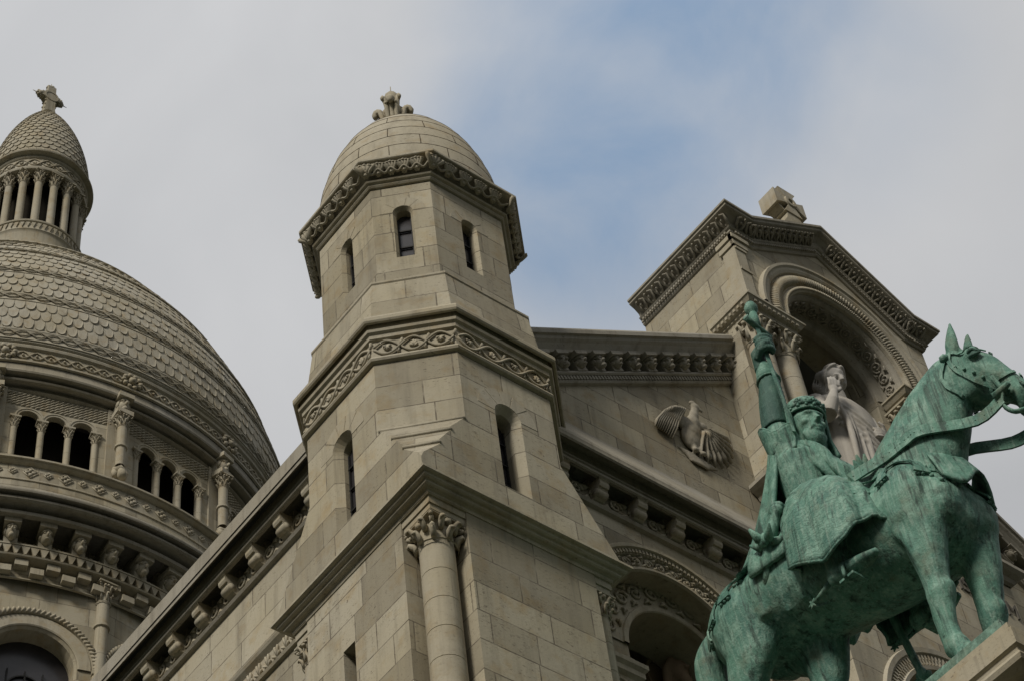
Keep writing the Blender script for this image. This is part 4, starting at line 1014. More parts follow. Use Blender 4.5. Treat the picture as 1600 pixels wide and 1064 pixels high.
def sheet(mb, grid, th=.03):
    """cloth: grid of points given a thickness along its own normals"""
    nr, nc = len(grid), len(grid[0]); P = [[V(p) for p in r] for r in grid]; nv = []
    for i in range(nr):
        for j in range(nc):
            du = P[i][min(j+1, nc-1)]-P[i][max(j-1, 0)]; dv = P[min(i+1, nr-1)][j]-P[max(i-1, 0)][j]; q = du.cross(dv)
            nv.append(q.normalized() if q.length > 1e-9 else V((0, 0, 1)))
    a = [P[i][j]+nv[i*nc+j]*th/2 for i in range(nr) for j in range(nc)]; b = [P[i][j]-nv[i*nc+j]*th/2 for i in range(nr) for j in range(nc)]; o = nr*nc
    fs = []
    for i in range(nr-1):
        for j in range(nc-1):
            q = (i*nc+j, i*nc+j+1, (i+1)*nc+j+1, (i+1)*nc+j); fs += [q, tuple(o+k for k in reversed(q))]
    rim = [j for j in range(nc)]+[i*nc+nc-1 for i in range(1, nr)]+[(nr-1)*nc+j for j in range(nc-2, -1, -1)]+[i*nc for i in range(nr-2, 0, -1)]
    for k in range(len(rim)): p, q = rim[k], rim[(k+1) % len(rim)]; fs.append((p, q, o+q, o+p))
    mb.add(a+b, fs, True)

# bird relief on the gable
pm = MB(); bc = (6.32, 25.30); _mg = SF(YG); Mg = lambda u, v, dd=0: _mg(bc[0]+(u-bc[0])*.86, bc[1]+(v-bc[1])*.86, dd*.58)
def PB(du, dv, dd, ru, rv, rd, rot=0):
    t = MB(); blob(t, (0, 0, 0), 1, 2); ca, sa = math.cos(R(rot)), math.sin(R(rot))
    pm.add([Mg(bc[0]+du+(p[0]*ru*ca-p[2]*rv*sa), bc[1]+dv+(p[0]*ru*sa+p[2]*rv*ca), dd+p[1]*rd) for p in t.v], t.f, True)
def feather(pts, w, d): tube(pm, [Mg(bc[0]+a, bc[1]+b, c) for a, b, c in pts], [w*.6, w, w*.95, w*.35], 6, flat=.45, up=(0, -1, 0))
PB(-.06, -.20, .08, .22, .34, .15, -12); PB(-.02, -.02, .12, .20, .26, .15, -14); PB(.03, .18, .15, .15, .22, .13, -18); PB(.08, .38, .17, .105, .19, .11, -18); PB(.12, .52, .19, .085, .13, .09, -8); PB(.14, .62, .21, .10, .09, .095)
PB(.215, .58, .25, .085, .035, .04, -32); PB(.09, .70, .21, .08, .05, .07, 10); PB(-.30, .28, .15, .17, .13, .11, 35); PB(.22, .20, .14, .17, .11, .10, 28); PB(-.2, .1, .1, .2, .2, .1)
for s in (-1, 1): PB(.07*s, -.50, .12, .05, .12, .07); PB(.09*s+.02, -.58, .16, .07, .05, .07); PB(.16*s+.12, -.50, .10, .06, .08, .08); PB(.16*s+.12, -.40, .12, .045, .05, .06)
for k in range(9): tube(pm, spline([Mg(bc[0]-.40+.03*k, bc[1]-.58-.022*k, .0), Mg(bc[0]-.12, bc[1]-.64-.024*k+.01*math.sin(k*2), .06), Mg(bc[0]+.2, bc[1]-.68-.02*k, .06), Mg(bc[0]+.5-.04*k, bc[1]-.66-.02*k, .0)], 8), .02, 5)
pmo = pm; _b = fuse(pm, 'bird_body_tmp', 'carved', None, .017, 4)
pm = MB(); pm.add([tuple(v.co) for v in _b.data.vertices], [tuple(p.vertices) for p in _b.data.polygons], True); _d = _b.data; bpy.data.objects.remove(_b); bpy.data.meshes.remove(_d)
for row, (r0_, r1_, n_) in enumerate(((.0, 1.0, 10), (.0, .64, 10), (.0, .38, 9), (.0, .2, 8))):       # raised wing, feathers sweeping down and back
    for k in range(n_):
        t = k/(n_-1); bx_, by_ = -.24-.20*t, .40-.10*t*t-.04*row; ln_ = (.98-.12*t)*r1_; aa = R(252-14*t)
        feather([(bx_, by_, .15+.03*row), (bx_+.35*ln_*math.cos(aa)-.05*t, by_+.35*ln_*math.sin(aa), .22-.006*k+.035*row), (bx_+.75*ln_*math.cos(aa)-.06*t, by_+.75*ln_*math.sin(aa), .18-.008*k+.035*row), (bx_+ln_*math.cos(aa), by_+ln_*math.sin(aa), .08+.03*row)], .05, 0)
for row, (n_, l_, w_) in enumerate(((9, .70, .058), (9, .50, .05), (8, .33, .042), (6, .19, .036))):
    for k in range(n_):
        a = R(10-112*(k/(n_-1))); s0 = (.20+.05*math.cos(a), .14+.06*math.sin(a)-.02*row)
        feather([(s0[0], s0[1], .11+.03*row), (s0[0]+.4*l_*math.cos(a), s0[1]+.4*l_*math.sin(a), .14+.04*row), (s0[0]+.82*l_*math.cos(a), s0[1]+.86*l_*math.sin(a), .12+.035*row), (s0[0]+1.04*l_*math.cos(a), s0[1]+1.12*l_*math.sin(a), .06+.03*row)], w_, 0)
pm.build('bird_relief', 'birdstone', front)
# pedestal ------------------------------------------------------------
PX0, PX1, PY0, PY1 = 3.17, 4.72, -4.34, .25
ped = thing('pedestal', 'tall stone pedestal with moulded cornice carrying the green bronze horseman', 'pedestal', (3.9, -2, 0))
ped_off = V((3.9, -2, 0))
pm = MB(); pp = [V((PX0, PY1, 0)), V((PX0, PY0, 0)), V((PX1, PY0, 0)), V((PX1, PY1, 0))]
sweep(pm, pp, Z, [(-.7, 15.205), (-.07, 15.20), (-.06, 15.19), (-.06, 15.065), (0, 15.06), (0, 14.87), (-.035, 14.85), (-.04, 14.80), (-.02, 14.79), (.0, 14.745), (-.02, 14.70), (-.06, 14.68), (-.10, 14.66)], True)
poly(pm, [(PX0+.7, PY0+.7, 15.204), (PX1-.7, PY0+.7, 15.204), (PX1-.7, PY1-.7, 15.204), (PX0+.7, PY1-.7, 15.204)])
def sub(o): o.location = -ped_off; return o
sub(pm.build('cornice', 'carved', ped))
pm = MB(); sweep(pm, pp, Z, [(-.10, 14.66), (-.26, 14.655), (-.26, 14.45), (-.22, 14.44), (-.22, 14.38), (-.30, 14.34), (-.32, 14.2), (-.32, 1.0), (-.1, .8), (-.1, 0)], True)
sub(pm.build('shaft', 'wall', ped))

ST = thing('equestrian_statue', 'verdigris bronze king on a horse raising a sword by its blade', 'statue', (3.9, -2.2, 15.1))
SO = V((3.9, -2.2, 15.1))
def st(o): o.location = -SO; return o
bp_ = MB(); sweep(bp_, [V((3.30, .1, 0)), V((3.30, -4.17, 0)), V((4.60, -4.17, 0)), V((4.60, .1, 0))], Z, [(-.6, 15.39), (-.03, 15.385), (.0, 15.36), (.015, 15.25), (.015, 15.208), (-.6, 15.208)], True)
poly(bp_, [(3.88, -3.6, 15.389), (4.02, -3.6, 15.389), (4.02, -.4, 15.389), (3.88, -.4, 15.389)])
st(bp_.build('base_plate', 'palebronze', ST))
hx = lambda y: 3.93-.09*(y+3.6)
Yb = lambda y: -2.2+(y+2.2)*.9
hb = MB()
body = [(-4.16, 17.72, .14, .2), (-4.06, 17.70, .36, .42), (-3.86, 17.68, .50, .58), (-3.5, 17.66, .58, .66), (-3.1, 17.72, .61, .68), (-2.6, 17.82, .64, .67), (-2.0, 17.93, .64, .63), (-1.5, 17.95, .61, .58), (-1.1, 17.97, .58, .57), (-.75, 17.94, .50, .50), (-.48, 17.88, .34, .36), (-.36, 17.84, .13, .16)]
loft(hb, [(hx(y), Yb(y), z) for y, z, a, b in body], [(a, b) for _, _, a, b in body], sides=28)
neck = [(-3.12, 17.95, .46, .70), (-3.36, 18.25, .43, .69), (-3.61, 18.55, .38, .61), (-3.85, 18.84, .32, .53), (-4.07, 19.09, .27, .42), (-4.29, 19.28, .22, .30), (-4.47, 19.35, .17, .20)]
loft(hb, [(hx(y), y, z) for y, z, a, b in neck], [(a, b) for _, _, a, b in neck], sides=24)
HXc = hx(-4.5)
def TK(p):      # turns the head a little to its left and lifts the nose
    p = V(p); q = max(0, (19.36-p.z)/1.24); return V((p.x+.22*q, p.y+.05+.03*q, p.z+.24*q))
head = [(-4.45, 19.36, .13, .12), (-4.53, 19.24, .18, .20), (-4.58, 19.06, .205, .265), (-4.64, 18.88, .195, .275), (-4.75, 18.68, .165, .22), (-4.85, 18.50, .14, .17), (-4.93, 18.34, .13, .145), (-5.00, 18.20, .13, .135), (-5.03, 18.12, .10, .10)]
loft(hb, [TK((HXc, y, z)) for y, z, a, b in head], [(a, b) for _, _, a, b in head], sides=22)
for s in (-1, 1):
    blob(hb, TK((HXc+s*.115, -4.49, 18.93)), (.11, .24, .27), 2)                    # cheek
    blob(hb, TK((HXc+s*.165, -4.70, 19.17)), (.055, .10, .085), 2)                   # brow
    blob(hb, TK((HXc+s*.11, -5.03, 18.27)), (.05, .05, .06), 2)                      # nostril
    tube(hb, [TK((HXc+s*.15, -4.68, 19.0)), TK((HXc+s*.14, -4.86, 18.62))], [.05, .03], 8)
    loft(hb, [TK((HXc+s*.11, -4.50, 19.36)), TK((HXc+s*.13, -4.52, 19.52)), TK((HXc+s*.14, -4.57, 19.70)), TK((HXc+s*.135, -4.61, 19.86))], [(.06, .085), (.065, .10), (.04, .065), (.01, .012)], sides=10)
blob(hb, TK((HXc, -4.93, 18.14)), (.10, .11, .08), 2)                                # lower lip
blob(hb, TK((HXc, -4.62, 19.33)), (.1, .12, .10), 2)                                 # forelock
for s in (-1, 1):                                                                # shoulders, breast, quarters
    blob(hb, (hx(-3.5)+s*.36, -3.46, 17.70), (.27, .40, .58), 2)
    blob(hb, (hx(-3.95)+s*.24, Yb(-3.93), 17.55), (.27, .26, .36), 2)
    blob(hb, (hx(-1.0)+s*.29, Yb(-1.06), 17.88), (.32, .48, .52), 2)
def leg(x, pts, rads): loft(hb, [(x+dx, (y if y < -3 else Yb(y)), z+.113*max(0, 16.4-z)) for dx, y, z in pts], rads, sides=16)
nx = hx(-3.5)-.33
leg(nx, [(.02, -3.52, 17.62), (0, -3.54, 17.30), (0, -3.51, 17.02), (0, -3.49, 16.76), (0, -3.475, 16.54), (0, -3.48, 16.38), (0, -3.455, 16.22), (0, -3.44, 15.98), (0, -3.44, 15.78), (0, -3.45, 15.64), (0, -3.52, 15.50), (0, -3.57, 15.38), (0, -3.60, 15.25)],
    [(.25, .32), (.23, .28), (.19, .225), (.155, .175), (.135, .145), (.145, .155), (.11, .12), (.095, .105), (.095, .11), (.125, .14), (.105, .11), (.14, .15), (.18, .20)])
fx = hx(-3.5)+.33
leg(fx, [(-.02, -3.60, 17.62), (0, -3.64, 17.30), (0, -3.63, 17.02), (0, -3.60, 16.76), (0, -3.57, 16.54), (0, -3.56, 16.38), (0, -3.52, 16.22), (0, -3.50, 15.98), (0, -3.50, 15.78), (0, -3.50, 15.64), (0, -3.57, 15.50), (0, -3.62, 15.38), (0, -3.65, 15.25)],
    [(.25, .32), (.23, .28), (.20, .22), (.165, .18), (.14, .15), (.145, .155), (.11, .12), (.095, .105), (.095, .11), (.125, .14), (.105, .11), (.14, .15), (.18, .20)])
hn = hx(-1)-.30
leg(hn, [(.02, -1.05, 18.0), (0, -1.05, 17.66), (0, -.98, 17.36), (0, -.80, 17.05), (0, -.62, 16.80), (0, -.50, 16.55), (0, -.55, 16.25), (0, -.60, 15.95), (0, -.64, 15.66), (0, -.74, 15.48), (0, -.82, 15.25)],
    [(.30, .48), (.27, .42), (.22, .33), (.17, .24), (.135, .19), (.12, .17), (.105, .13), (.10, .115), (.12, .14), (.11, .12), (.18, .20)])
hf = hx(-1)+.30
leg(hf, [(-.02, -1.15, 18.0), (0, -1.35, 17.62), (0, -1.56, 17.28), (0, -1.52, 16.98), (0, -1.40, 16.74), (0, -1.32, 16.52), (0, -1.42, 16.22), (0, -1.52, 15.92), (0, -1.60, 15.64), (0, -1.72, 15.48), (0, -1.80, 15.25)],
    [(.30, .48), (.27, .42), (.22, .31), (.17, .23), (.135, .18), (.12, .17), (.105, .13), (.10, .115), (.12, .14), (.11, .12), (.18, .20)])
# tendons, veins, muscle edges
for s, x_ in ((-1, nx), (1, fx)):
    oy = 0 if s < 0 else -.08
    tube(hb, spline([(x_+s*.12, (-3.30+oy), 17.5), (x_+s*.14, (-3.45+oy), 17.1), (x_+s*.11, (-3.47+oy), 16.75), (x_+s*.08, (-3.42+oy), 16.45)], 10), [.10, .11, .11, .10, .09, .08, .07, .06, .055, .05, .05], 8)
    tube(hb, spline([(x_+s*.08, (-3.75+oy), 17.45), (x_+s*.12, (-3.66+oy), 17.1), (x_+s*.08, (-3.58+oy), 16.7), (x_+s*.05, (-3.54+oy), 16.45)], 10), .07, 8)
    tube(hb, [(x_, (-3.36+oy), 16.35), (x_, (-3.345+oy), 16.0), (x_, (-3.36+oy), 15.8)], .05, 8)
    blob(hb, (x_, (-3.585+oy), 16.44), (.10, .07, .10), 2)
for s in (-1, 1):
    tube(hb, spline([(hx(-3.3)+s*.50, Yb(-3.05), 18.35), (hx(-3.5)+s*.56, Yb(-3.25), 17.95), (hx(-3.5)+s*.52, Yb(-3.30), 17.5)], 10), .06, 8)
    tube(hb, spline([(hx(-1)+s*.44, Yb(-1.55), 18.3), (hx(-1)+s*.52, Yb(-1.5), 17.95), (hx(-1)+s*.42, Yb(-1.45), 17.55)], 10), .07, 8)
    for k in range(4): tube(hb, spline([(hx(-2.3)+s*.50, Yb(-2.5+.25*k), 18.1), (hx(-2.3)+s*.585, Yb(-2.55+.25*k), 17.75), (hx(-2.3)+s*.45, Yb(-2.5+.25*k), 17.45)], 8), .05, 6)
horse = st(fuse(hb, 'horse', 'bronze', ST, .027, 8))
_n = len(horse.data.vertices); _co = [0.0]*(_n*3); _no = [0.0]*(_n*3)
horse.data.vertices.foreach_get('co', _co); horse.data.vertices.foreach_get('normal', _no)
for i in range(_n):
    q = V(_co[3*i:3*i+3])*2.3; k = .012*noise.noise(q)+.006*noise.noise(q*3.1)
    for m_ in range(3): _co[3*i+m_] += _no[3*i+m_]*k
horse.data.vertices.foreach_set('co', _co); horse.data.update()
for s in (-1, 1):
    em = MB()
    blob(em, TK((HXc+s*.175, -4.735, 19.12)), (.045, .055, .045), 2)
    for k in (-1, 1): tube(em, spline([TK((HXc+s*.165, -4.66, 19.13)), TK((HXc+s*.215, -4.735, 19.12+.045*k)), TK((HXc+s*.15, -4.81, 19.10))], 8), [.012, .02, .024, .026, .026, .024, .02, .016, .01], 6)
    em.build('eye', 'mail', horse); em = MB()
    tube(em, [TK((HXc+s*(.115+.04*math.cos(t*.7)), -5.055+.03*math.sin(t*.7)*.6, 18.28+.055*math.sin(t*.7))) for t in range(10)], .018, 6)
    em.build('nostril', 'mail', horse)
HB = BVHTree.FromPolygons([v.co.copy() for v in horse.data.vertices], [tuple(p.vertices) for p in horse.data.polygons])
def on(p, off=.02):
    c, n_, i, d = HB.find_nearest(V(p)); return c+n_*off
def strap(mb, pts, w, th=.018, n=30, off=.012):
    """flat strap lying on the horse"""
    q = []
    for p in spline(pts, n):
        c, n_, i, d = HB.find_nearest(p); q.append((c+n_*off, n_))
    vs = []
    for i, (c, n_) in enumerate(q):
        t = (q[min(i+1, len(q)-1)][0]-q[max(i-1, 0)][0]).normalized(); b = n_.cross(t).normalized()
        vs += [c+b*w, c+b*w+n_*th, c-b*w+n_*th, c-b*w]
    mb.add(vs, [(i*4+k, i*4+(k+1) % 4, i*4+4+(k+1) % 4, i*4+4+k) for i in range(len(q)-1) for k in range(4)]+[(0, 1, 2, 3), tuple(len(vs)-4+k for k in range(4))])
    return q
def tassel(mb, c, n_, L_=.34):
    t = V((0, .08, -1)); t = (t-n_*t.dot(n_)).normalized(); b = n_.cross(t).normalized(); pts = []
    vs = []
    for k, (l, w) in enumerate(((0, .05), (.25, .055), (.7, .06), (.75, .085), (1.0, .10))):
        e, nn, i, d = HB.find_nearest(c+t*L_*l); e = e+nn*.02; vs += [e+b*w, e+b*w+nn*.022, e-b*w+nn*.022, e-b*w]
    mb.add(vs, [(i*4+k, i*4+(k+1) % 4, i*4+4+(k+1) % 4, i*4+4+k) for i in range(4) for k in range(4)]+[(0, 1, 2, 3), (16, 17, 18, 19)])
    for s in (-1, 0, 1): blob(mb, HB.find_nearest(c+t*L_*1.04+b*.07*s)[0]+n_*.012, .028)
for s, nm in ((-1, 'breast_strap'), (1, 'breast_strap')):
    k = MB(); X = lambda y, o: hx(y)+s*o
    q = strap(k, [(X(-2.6, .6), Yb(-2.62), 18.30), (X(-3.0, .6), Yb(-3.02), 18.33), (X(-3.4, .55), Yb(-3.40), 18.30), (X(-3.75, .5), Yb(-3.75), 18.15), (X(-4.0, .35), Yb(-4.02), 17.98), (X(-4.2, .05), Yb(-4.2), 17.88)], .055, .02, 36)
    for i in (3, 11, 18, 25, 31): tassel(k, *q[i], .30)
    for i in range(0, 36, 1):
        c, n_ = q[i]; blob(k, c+n_*.020, .010)
    k.build(nm, 'bronze', horse)
    k = MB(); q = strap(k, [(X(-1.9, .5), Yb(-1.75), 18.50), (X(-1.4, .6), Yb(-1.38), 18.42), (X(-1.0, .6), Yb(-1.0), 18.38), (X(-.6, .5), Yb(-.62), 18.30), (X(-.3, .25), Yb(-.36), 18.16), (X(-.2, .0), Yb(-.22), 18.1)], .055, .02, 36)
    for i in (5, 13, 20, 27): tassel(k, *q[i], .32)
    for i in range(0, 36): blob(k, q[i][0]+q[i][1]*.020, .010)
    k.build('crupper_strap', 'bronze', horse)
tl = MB(); tp = spline([(hx(-.4), -.70, 18.22), (hx(-.2), -.45, 18.17), (hx(0), -.32, 17.9), (hx(0)+.02, -.30, 17.4), (hx(0)+.04, -.32, 16.6), (hx(0), -.38, 16.0)], 20)
for k in range(7):
    a = k*.9; tube(tl, [p+V((.075*math.cos(a+i*.12), .075*math.sin(a+i*.12), 0)) for i, p in enumerate(tp)], [.06+.06*math.sin(math.pi*min(1, i/14)) for i in range(len(tp))], 8)
fuse(tl, 'tail', 'bronze', horse, .03, 3)
# bridle, reins and bit
br = MB()
for s in (-1, 1):
    strap(br, [TK((HXc+s*.2, -4.50, 19.40)), TK((HXc+s*.25, -4.47, 19.16)), TK((HXc+s*.25, -4.60, 18.80)), TK((HXc+s*.2, -4.80, 18.42)), TK((HXc+s*.18, -4.88, 18.30))], .022, .014, 20)
    strap(br, [TK((HXc+s*.2, -4.42, 19.30)), TK((HXc+s*.24, -4.32, 19.05)), TK((HXc+s*.22, -4.28, 18.82)), TK((HXc+s*.1, -4.30, 18.70))], .02, .014, 14)
    strap(br, [TK((HXc+s*.03, -4.80, 19.18)), TK((HXc+s*.2, -4.66, 19.28)), TK((HXc+s*.2, -4.50, 19.38))], .022, .014, 12)
    q = strap(br, [TK((HXc+s*.03, -4.98, 18.62)), TK((HXc+s*.2, -4.88, 18.56)), TK((HXc+s*.2, -4.72, 18.50)), TK((HXc+s*.04, -4.68, 18.45))], .022, .014, 14)
    for i, p in enumerate([TK((HXc+s*.25, -4.58, 18.98)), TK((HXc+s*.25, -4.66, 18.84)), TK((HXc+s*.24, -4.72, 18.70)), TK((HXc+s*.24, -4.5, 19.1))]): blob(br, on(p, .012), .024)
    blob(br, on(TK((HXc+s*.2, -4.42, 19.3)), .03), .06)
br.build('bridle', 'bronze', horse)
bt = MB()
for s in (-1, 1):
    tube(bt, spline([TK((HXc+s*.19, -4.80, 18.62)), TK((HXc+s*.20, -4.84, 18.36)), TK((HXc+s*.21, -4.78, 18.15)), TK((HXc+s*.22, -4.86, 17.95)), TK((HXc+s*.22, -4.99, 17.86)), TK((HXc+s*.22, -5.02, 17.78))], 18), [.04-.0008*q for q in range(19)], 8, flat=.6)
    tube(bt, [TK((HXc+s*.205, -4.74, 18.33)), TK((HXc+s*.205, -4.95, 18.36))], [.06, .03], 8)
tube(bt, [TK((HXc-.2, -4.84, 18.34)), TK((HXc+.2, -4.84, 18.34))], .03, 8)
bt.build('bit', 'bronze', horse)
def ribbon(mb, pts, w, th, up):
    P = spline(pts, 24); vs = []
    for i, p in enumerate(P):
        t = (P[min(i+1, len(P)-1)]-P[max(i-1, 0)]).normalized(); b = V(up)-t*t.dot(V(up)); b.normalize(); n_ = t.cross(b)
        vs += [p+b*w+n_*th, p-b*w+n_*th, p-b*w-n_*th, p+b*w-n_*th]
    mb.add(vs, [(i*4+k, i*4+(k+1) % 4, i*4+4+(k+1) % 4, i*4+4+k) for i in range(len(P)-1) for k in range(4)]+[(0, 1, 2, 3), tuple(len(vs)-4+k for k in range(4))])
    for i in range(1, len(P)-1): blob(mb, P[i]-V((1, 0, 0))*th, w*.13)
for s, pts_ in ((-1, [(-4.05, 18.46), (-3.78, 18.48), (-3.45, 18.50), (-3.15, 18.56)]), (1, [(-4.02, 18.52), (-3.74, 18.52), (-3.42, 18.52), (-3.15, 18.58)])):
    rn = MB(); q = [TK((HXc+s*.21, -4.80, 18.24 if s < 0 else 18.0)), TK((HXc+s*.26, -4.45, 18.30 if s < 0 else 18.16))-V((0, 0, .10 if s < 0 else 0))]
    q += [on((hx(y)+s*.7, y, z), .035) for y, z in pts_]+[V((4.05, -2.95, 18.80))]
    ribbon(rn, q, .08, .012, (0, .1, 1)); rn.build('rein', 'bronze', horse)
# breast cloth standing off the chest
bc_ = MB(); grid = []
for i in range(9):
    v = i/8; row = []
    for j in range(15):
        u = j/14; a = R(-50+138*u); rr = .50+.10*v+.035*math.sin(u*19+v)*v
        y = -3.62-.39*math.cos(a)*(1+.12*v)-.08*v; x = hx(-3.9)+.45*math.sin(a)*(1+.10*v)
        row.append((x, y, 18.22-.12*abs(math.sin(a))-(.42+.14*math.sin(u*9))*v+.02*math.cos(u*16)))
    grid.append(row)
sheet(bc_, grid, .03); bc_.build('breast_cloth', 'bronze', horse)
# saddle
sd_ = MB(); grid = []
for i in range(15):
    v = i/14; row = []
    for j in range(17):
        a = R(-88+176*j/16); y = -2.86+1.25*v; zc = 17.85+.09*v; rise = .05+.34*max(0, (v-.78)/.22)**2*math.cos(a)**2+.22*max(0, (.18-v)/.18)**2*math.cos(a)**2
        row.append((hx(y)+(.68)*math.sin(a), y, zc+(.72+rise)*math.cos(a)))
    grid.append(row)
sheet(sd_, grid, .05); 
for k in range(12):
    a = k*.52; sdv = V((.28*math.cos(a), -.10-.05*abs(math.sin(a)), .2+.16*math.sin(a))); b0 = V((hx(-2.95), -2.90, 18.60)); tube(sd_, [b0+sdv*.3, b0+sdv*.8, b0+sdv*1.15], [.05, .055, .012], 5)
sd_.build('saddle', 'bronze', horse)

# rider ----------------------------------------------------------------
RX = 3.86
rb = MB()
loft(rb, [(RX, -2.12, 18.45), (RX, -2.15, 18.75), (RX-.02, -2.20, 19.05), (RX-.03, -2.22, 19.30), (RX-.03, -2.22, 19.52), (RX-.02, -2.20, 19.66), (RX, -2.30, 19.80), (RX+.01, -2.38, 19.96)], [(.44, .38), (.42, .36), (.37, .32), (.42, .34), (.47, .35), (.42, .30), (.24, .22), (.16, .16)], sides=24)
# right arm raised straight up: wide sleeve, then mail forearm
SHR = V((3.50, -2.20, 19.66))
loft(rb, [(3.72, -2.20, 19.45), (3.58, -2.20, 19.66), (3.52, -2.19, 19.90), (3.50, -2.18, 20.12)], [(.25, .26), (.21, .24), (.17, .19), (.14, .15)], lat=(1, 0, 0), sides=18)
loft(rb, [(3.50, -2.18, 20.05), (3.49, -2.20, 20.40), (3.49, -2.24, 20.70), (3.50, -2.28, 20.98)], [(.135, .14), (.135, .14), (.115, .12), (.085, .09)], sides=16)
# left arm folded towards the reins
loft(rb, [(4.12, -2.20, 19.62), (4.30, -2.22, 19.42), (4.38, -2.34, 19.12), (4.36, -2.50, 18.95)], [.25, .24, .21, .18], lat=(0, 1, 0), sides=16)
loft(rb, [(4.37, -2.45, 18.98), (4.25, -2.72, 18.90), (4.12, -2.95, 18.86)], [.18, .15, .11], lat=(0, 0, 1), sides=14)
# thighs
for s in (-1, 1):
    loft(rb, [(RX+s*.22, -2.15, 18.55), (RX+s*.50, -2.45, 18.30), (RX+s*.64, -2.78, 17.98)], [.32, .28, .21], lat=(0, 0, 1), sides=16)
    loft(rb, [(RX+s*.64, -2.78, 18.02), (RX+s*.64, -2.72, 17.72), (RX+s*.62, -2.62, 17.42), (RX+s*.61, -2.60, 17.28)], [.19, .16, .12, .11], sides=14)
    # foot with long pointed shoe
    loft(rb, [(RX+s*.60, -2.50, 17.27), (RX+s*.60, -2.66, 17.24), (RX+s*.60, -2.86, 17.19), (RX+s*.60, -3.02, 17.16), (RX+s*.60, -3.15, 17.16)], [(.09, .10), (.11, .11), (.11, .085), (.09, .065), (.035, .035)], sides=12)
# drapery ridges over the chest
for k in range(7):
    f = k/6
    tube(rb, spline([(3.50+.05*f, -2.42-.05*f, 19.62-.22*f), (3.60+.06*f, -2.56-.03*f, 19.36-.26*f), (3.86, -2.60, 19.16-.24*f), (4.16, -2.46, 19.08-.18*f)], 14), [.025+.03*math.sin(math.pi*i/14) for i in range(15)], 8)
# head -------------------------------------------------------------------
HC = V((RX-.12, -2.42, 20.02)); hf_ = V((-.30, -.94, -.10)).normalized(); hr = V((0, 0, 1)).cross(hf_).normalized(); hu = hf_.cross(hr).normalized()
if hu.z < 0: hu = -hu
HP = lambda f, r_, u: HC+(hf_*f+hr*r_+hu*u)*1.12
def hblob(mb, f, r_, u, sf, sr, su):
    t = MB(); blob(t, (0, 0, 0), 1, 2); mb.add([HP(f+p[0]*sf, r_+p[1]*sr, u+p[2]*su) for p in t.v], t.f, True)
hblob(rb, -.01, 0, .08, .215, .185, .24); hblob(rb, .06, 0, -.06, .15, .135, .22); hblob(rb, .105, 0, -.22, .10, .095, .09)
hblob(rb, .165, 0, .085, .05, .125, .03)
tube(rb, [HP(.185, 0, .07), HP(.215, 0, .02), HP(.245, 0, -.045)], [.024, .028, .034], 8); 
for s in (-1, 1): hblob(rb, .205, .026*s, -.055, .03, .022, .018)
hblob(rb, .19, 0, -.118, .03, .06, .012); hblob(rb, .185, 0, -.148, .03, .05, .014)
for s in (-1, 1):
    hblob(rb, .135, .10*s, -.03, .05, .04, .045); hblob(rb, .155, .07*s, .03, .022, .034, .016)
    tube(rb, [HP(.205, .01*s, -.095), HP(.20, .05*s, -.105), HP(.175, .085*s, -.15)], [.016, .018, .012], 7)
for k in range(9):
    q = (k-4)/4; tube(rb, spline([HP(.16-.05*q*q, .11*q, -.14), HP(.175-.05*q*q, .10*q, -.22), HP(.14-.04*q*q, .06*q, -.31)], 6), [.03, .034, .034, .03, .026, .02, .014], 6)
# mail hood
rows_ = []
hd = MB()
for i in range(15):
    v = i/14; row = []
    for j in range(25):
        a = R(70+220*j/24); u = .20-.58*v; rr = (.215 if v < .6 else .215+.13*(v-.6)); fl = .03*max(0, v-.7)*math.sin(a*7)
        row.append(HP(rr*math.cos(a)*1.04-.01+.02*v, (rr+fl)*math.sin(a)*.98, u))
    rows_.append(row)
sheet(hd, rows_, .035)
rows_ = []
for i in range(8):
    v = i/7; row = []
    for j in range(33):
        a = 2*math.pi*j/32; row.append(HP(.23*math.cos(a)*math.cos(v*1.57)-.01, .215*math.sin(a)*math.cos(v*1.57), .19+.21*math.sin(v*1.57)))
    rows_.append(row)
sheet(hd, rows_, .03)
rider = st(fuse(rb, 'rider', 'bronze', ST, .0135, 3))
hd.build('mail_hood', 'bronze', rider)
cw = MB()
def ringpt(a, k, u): return HP(k*.216*math.cos(a)-.01, k*.200*math.sin(a), u+.01)
rows_ = [[ringpt(2*math.pi*j/48, 1+.03*i/4, .13+.075*i/4) for j in range(49)] for i in range(5)]; sheet(cw, rows_, .02)
for u_ in (.135, .21): tube(cw, [ringpt(2*math.pi*j/48, 1.03+.03*(u_ > .2), u_) for j in range(49)], .012, 6)
for k in range(8):
    a = 2*math.pi*k/8; c = ringpt(a, 1.07, .25)
    for da, du, w in ((0, .042, .022), (-.12, .022, .018), (.12, .022, .018), (0, .015, .022)): blob(cw, ringpt(a+da, 1.08, .21+du), (w, w, w*1.3), 1)
    blob(cw, ringpt(a+math.pi/8, 1.06, .225), .022); blob(cw, ringpt(a+math.pi/8, 1.06, .17), .022); blob(cw, ringpt(a, 1.06, .17), .026)
cw.build('crown', 'bronze', rider)
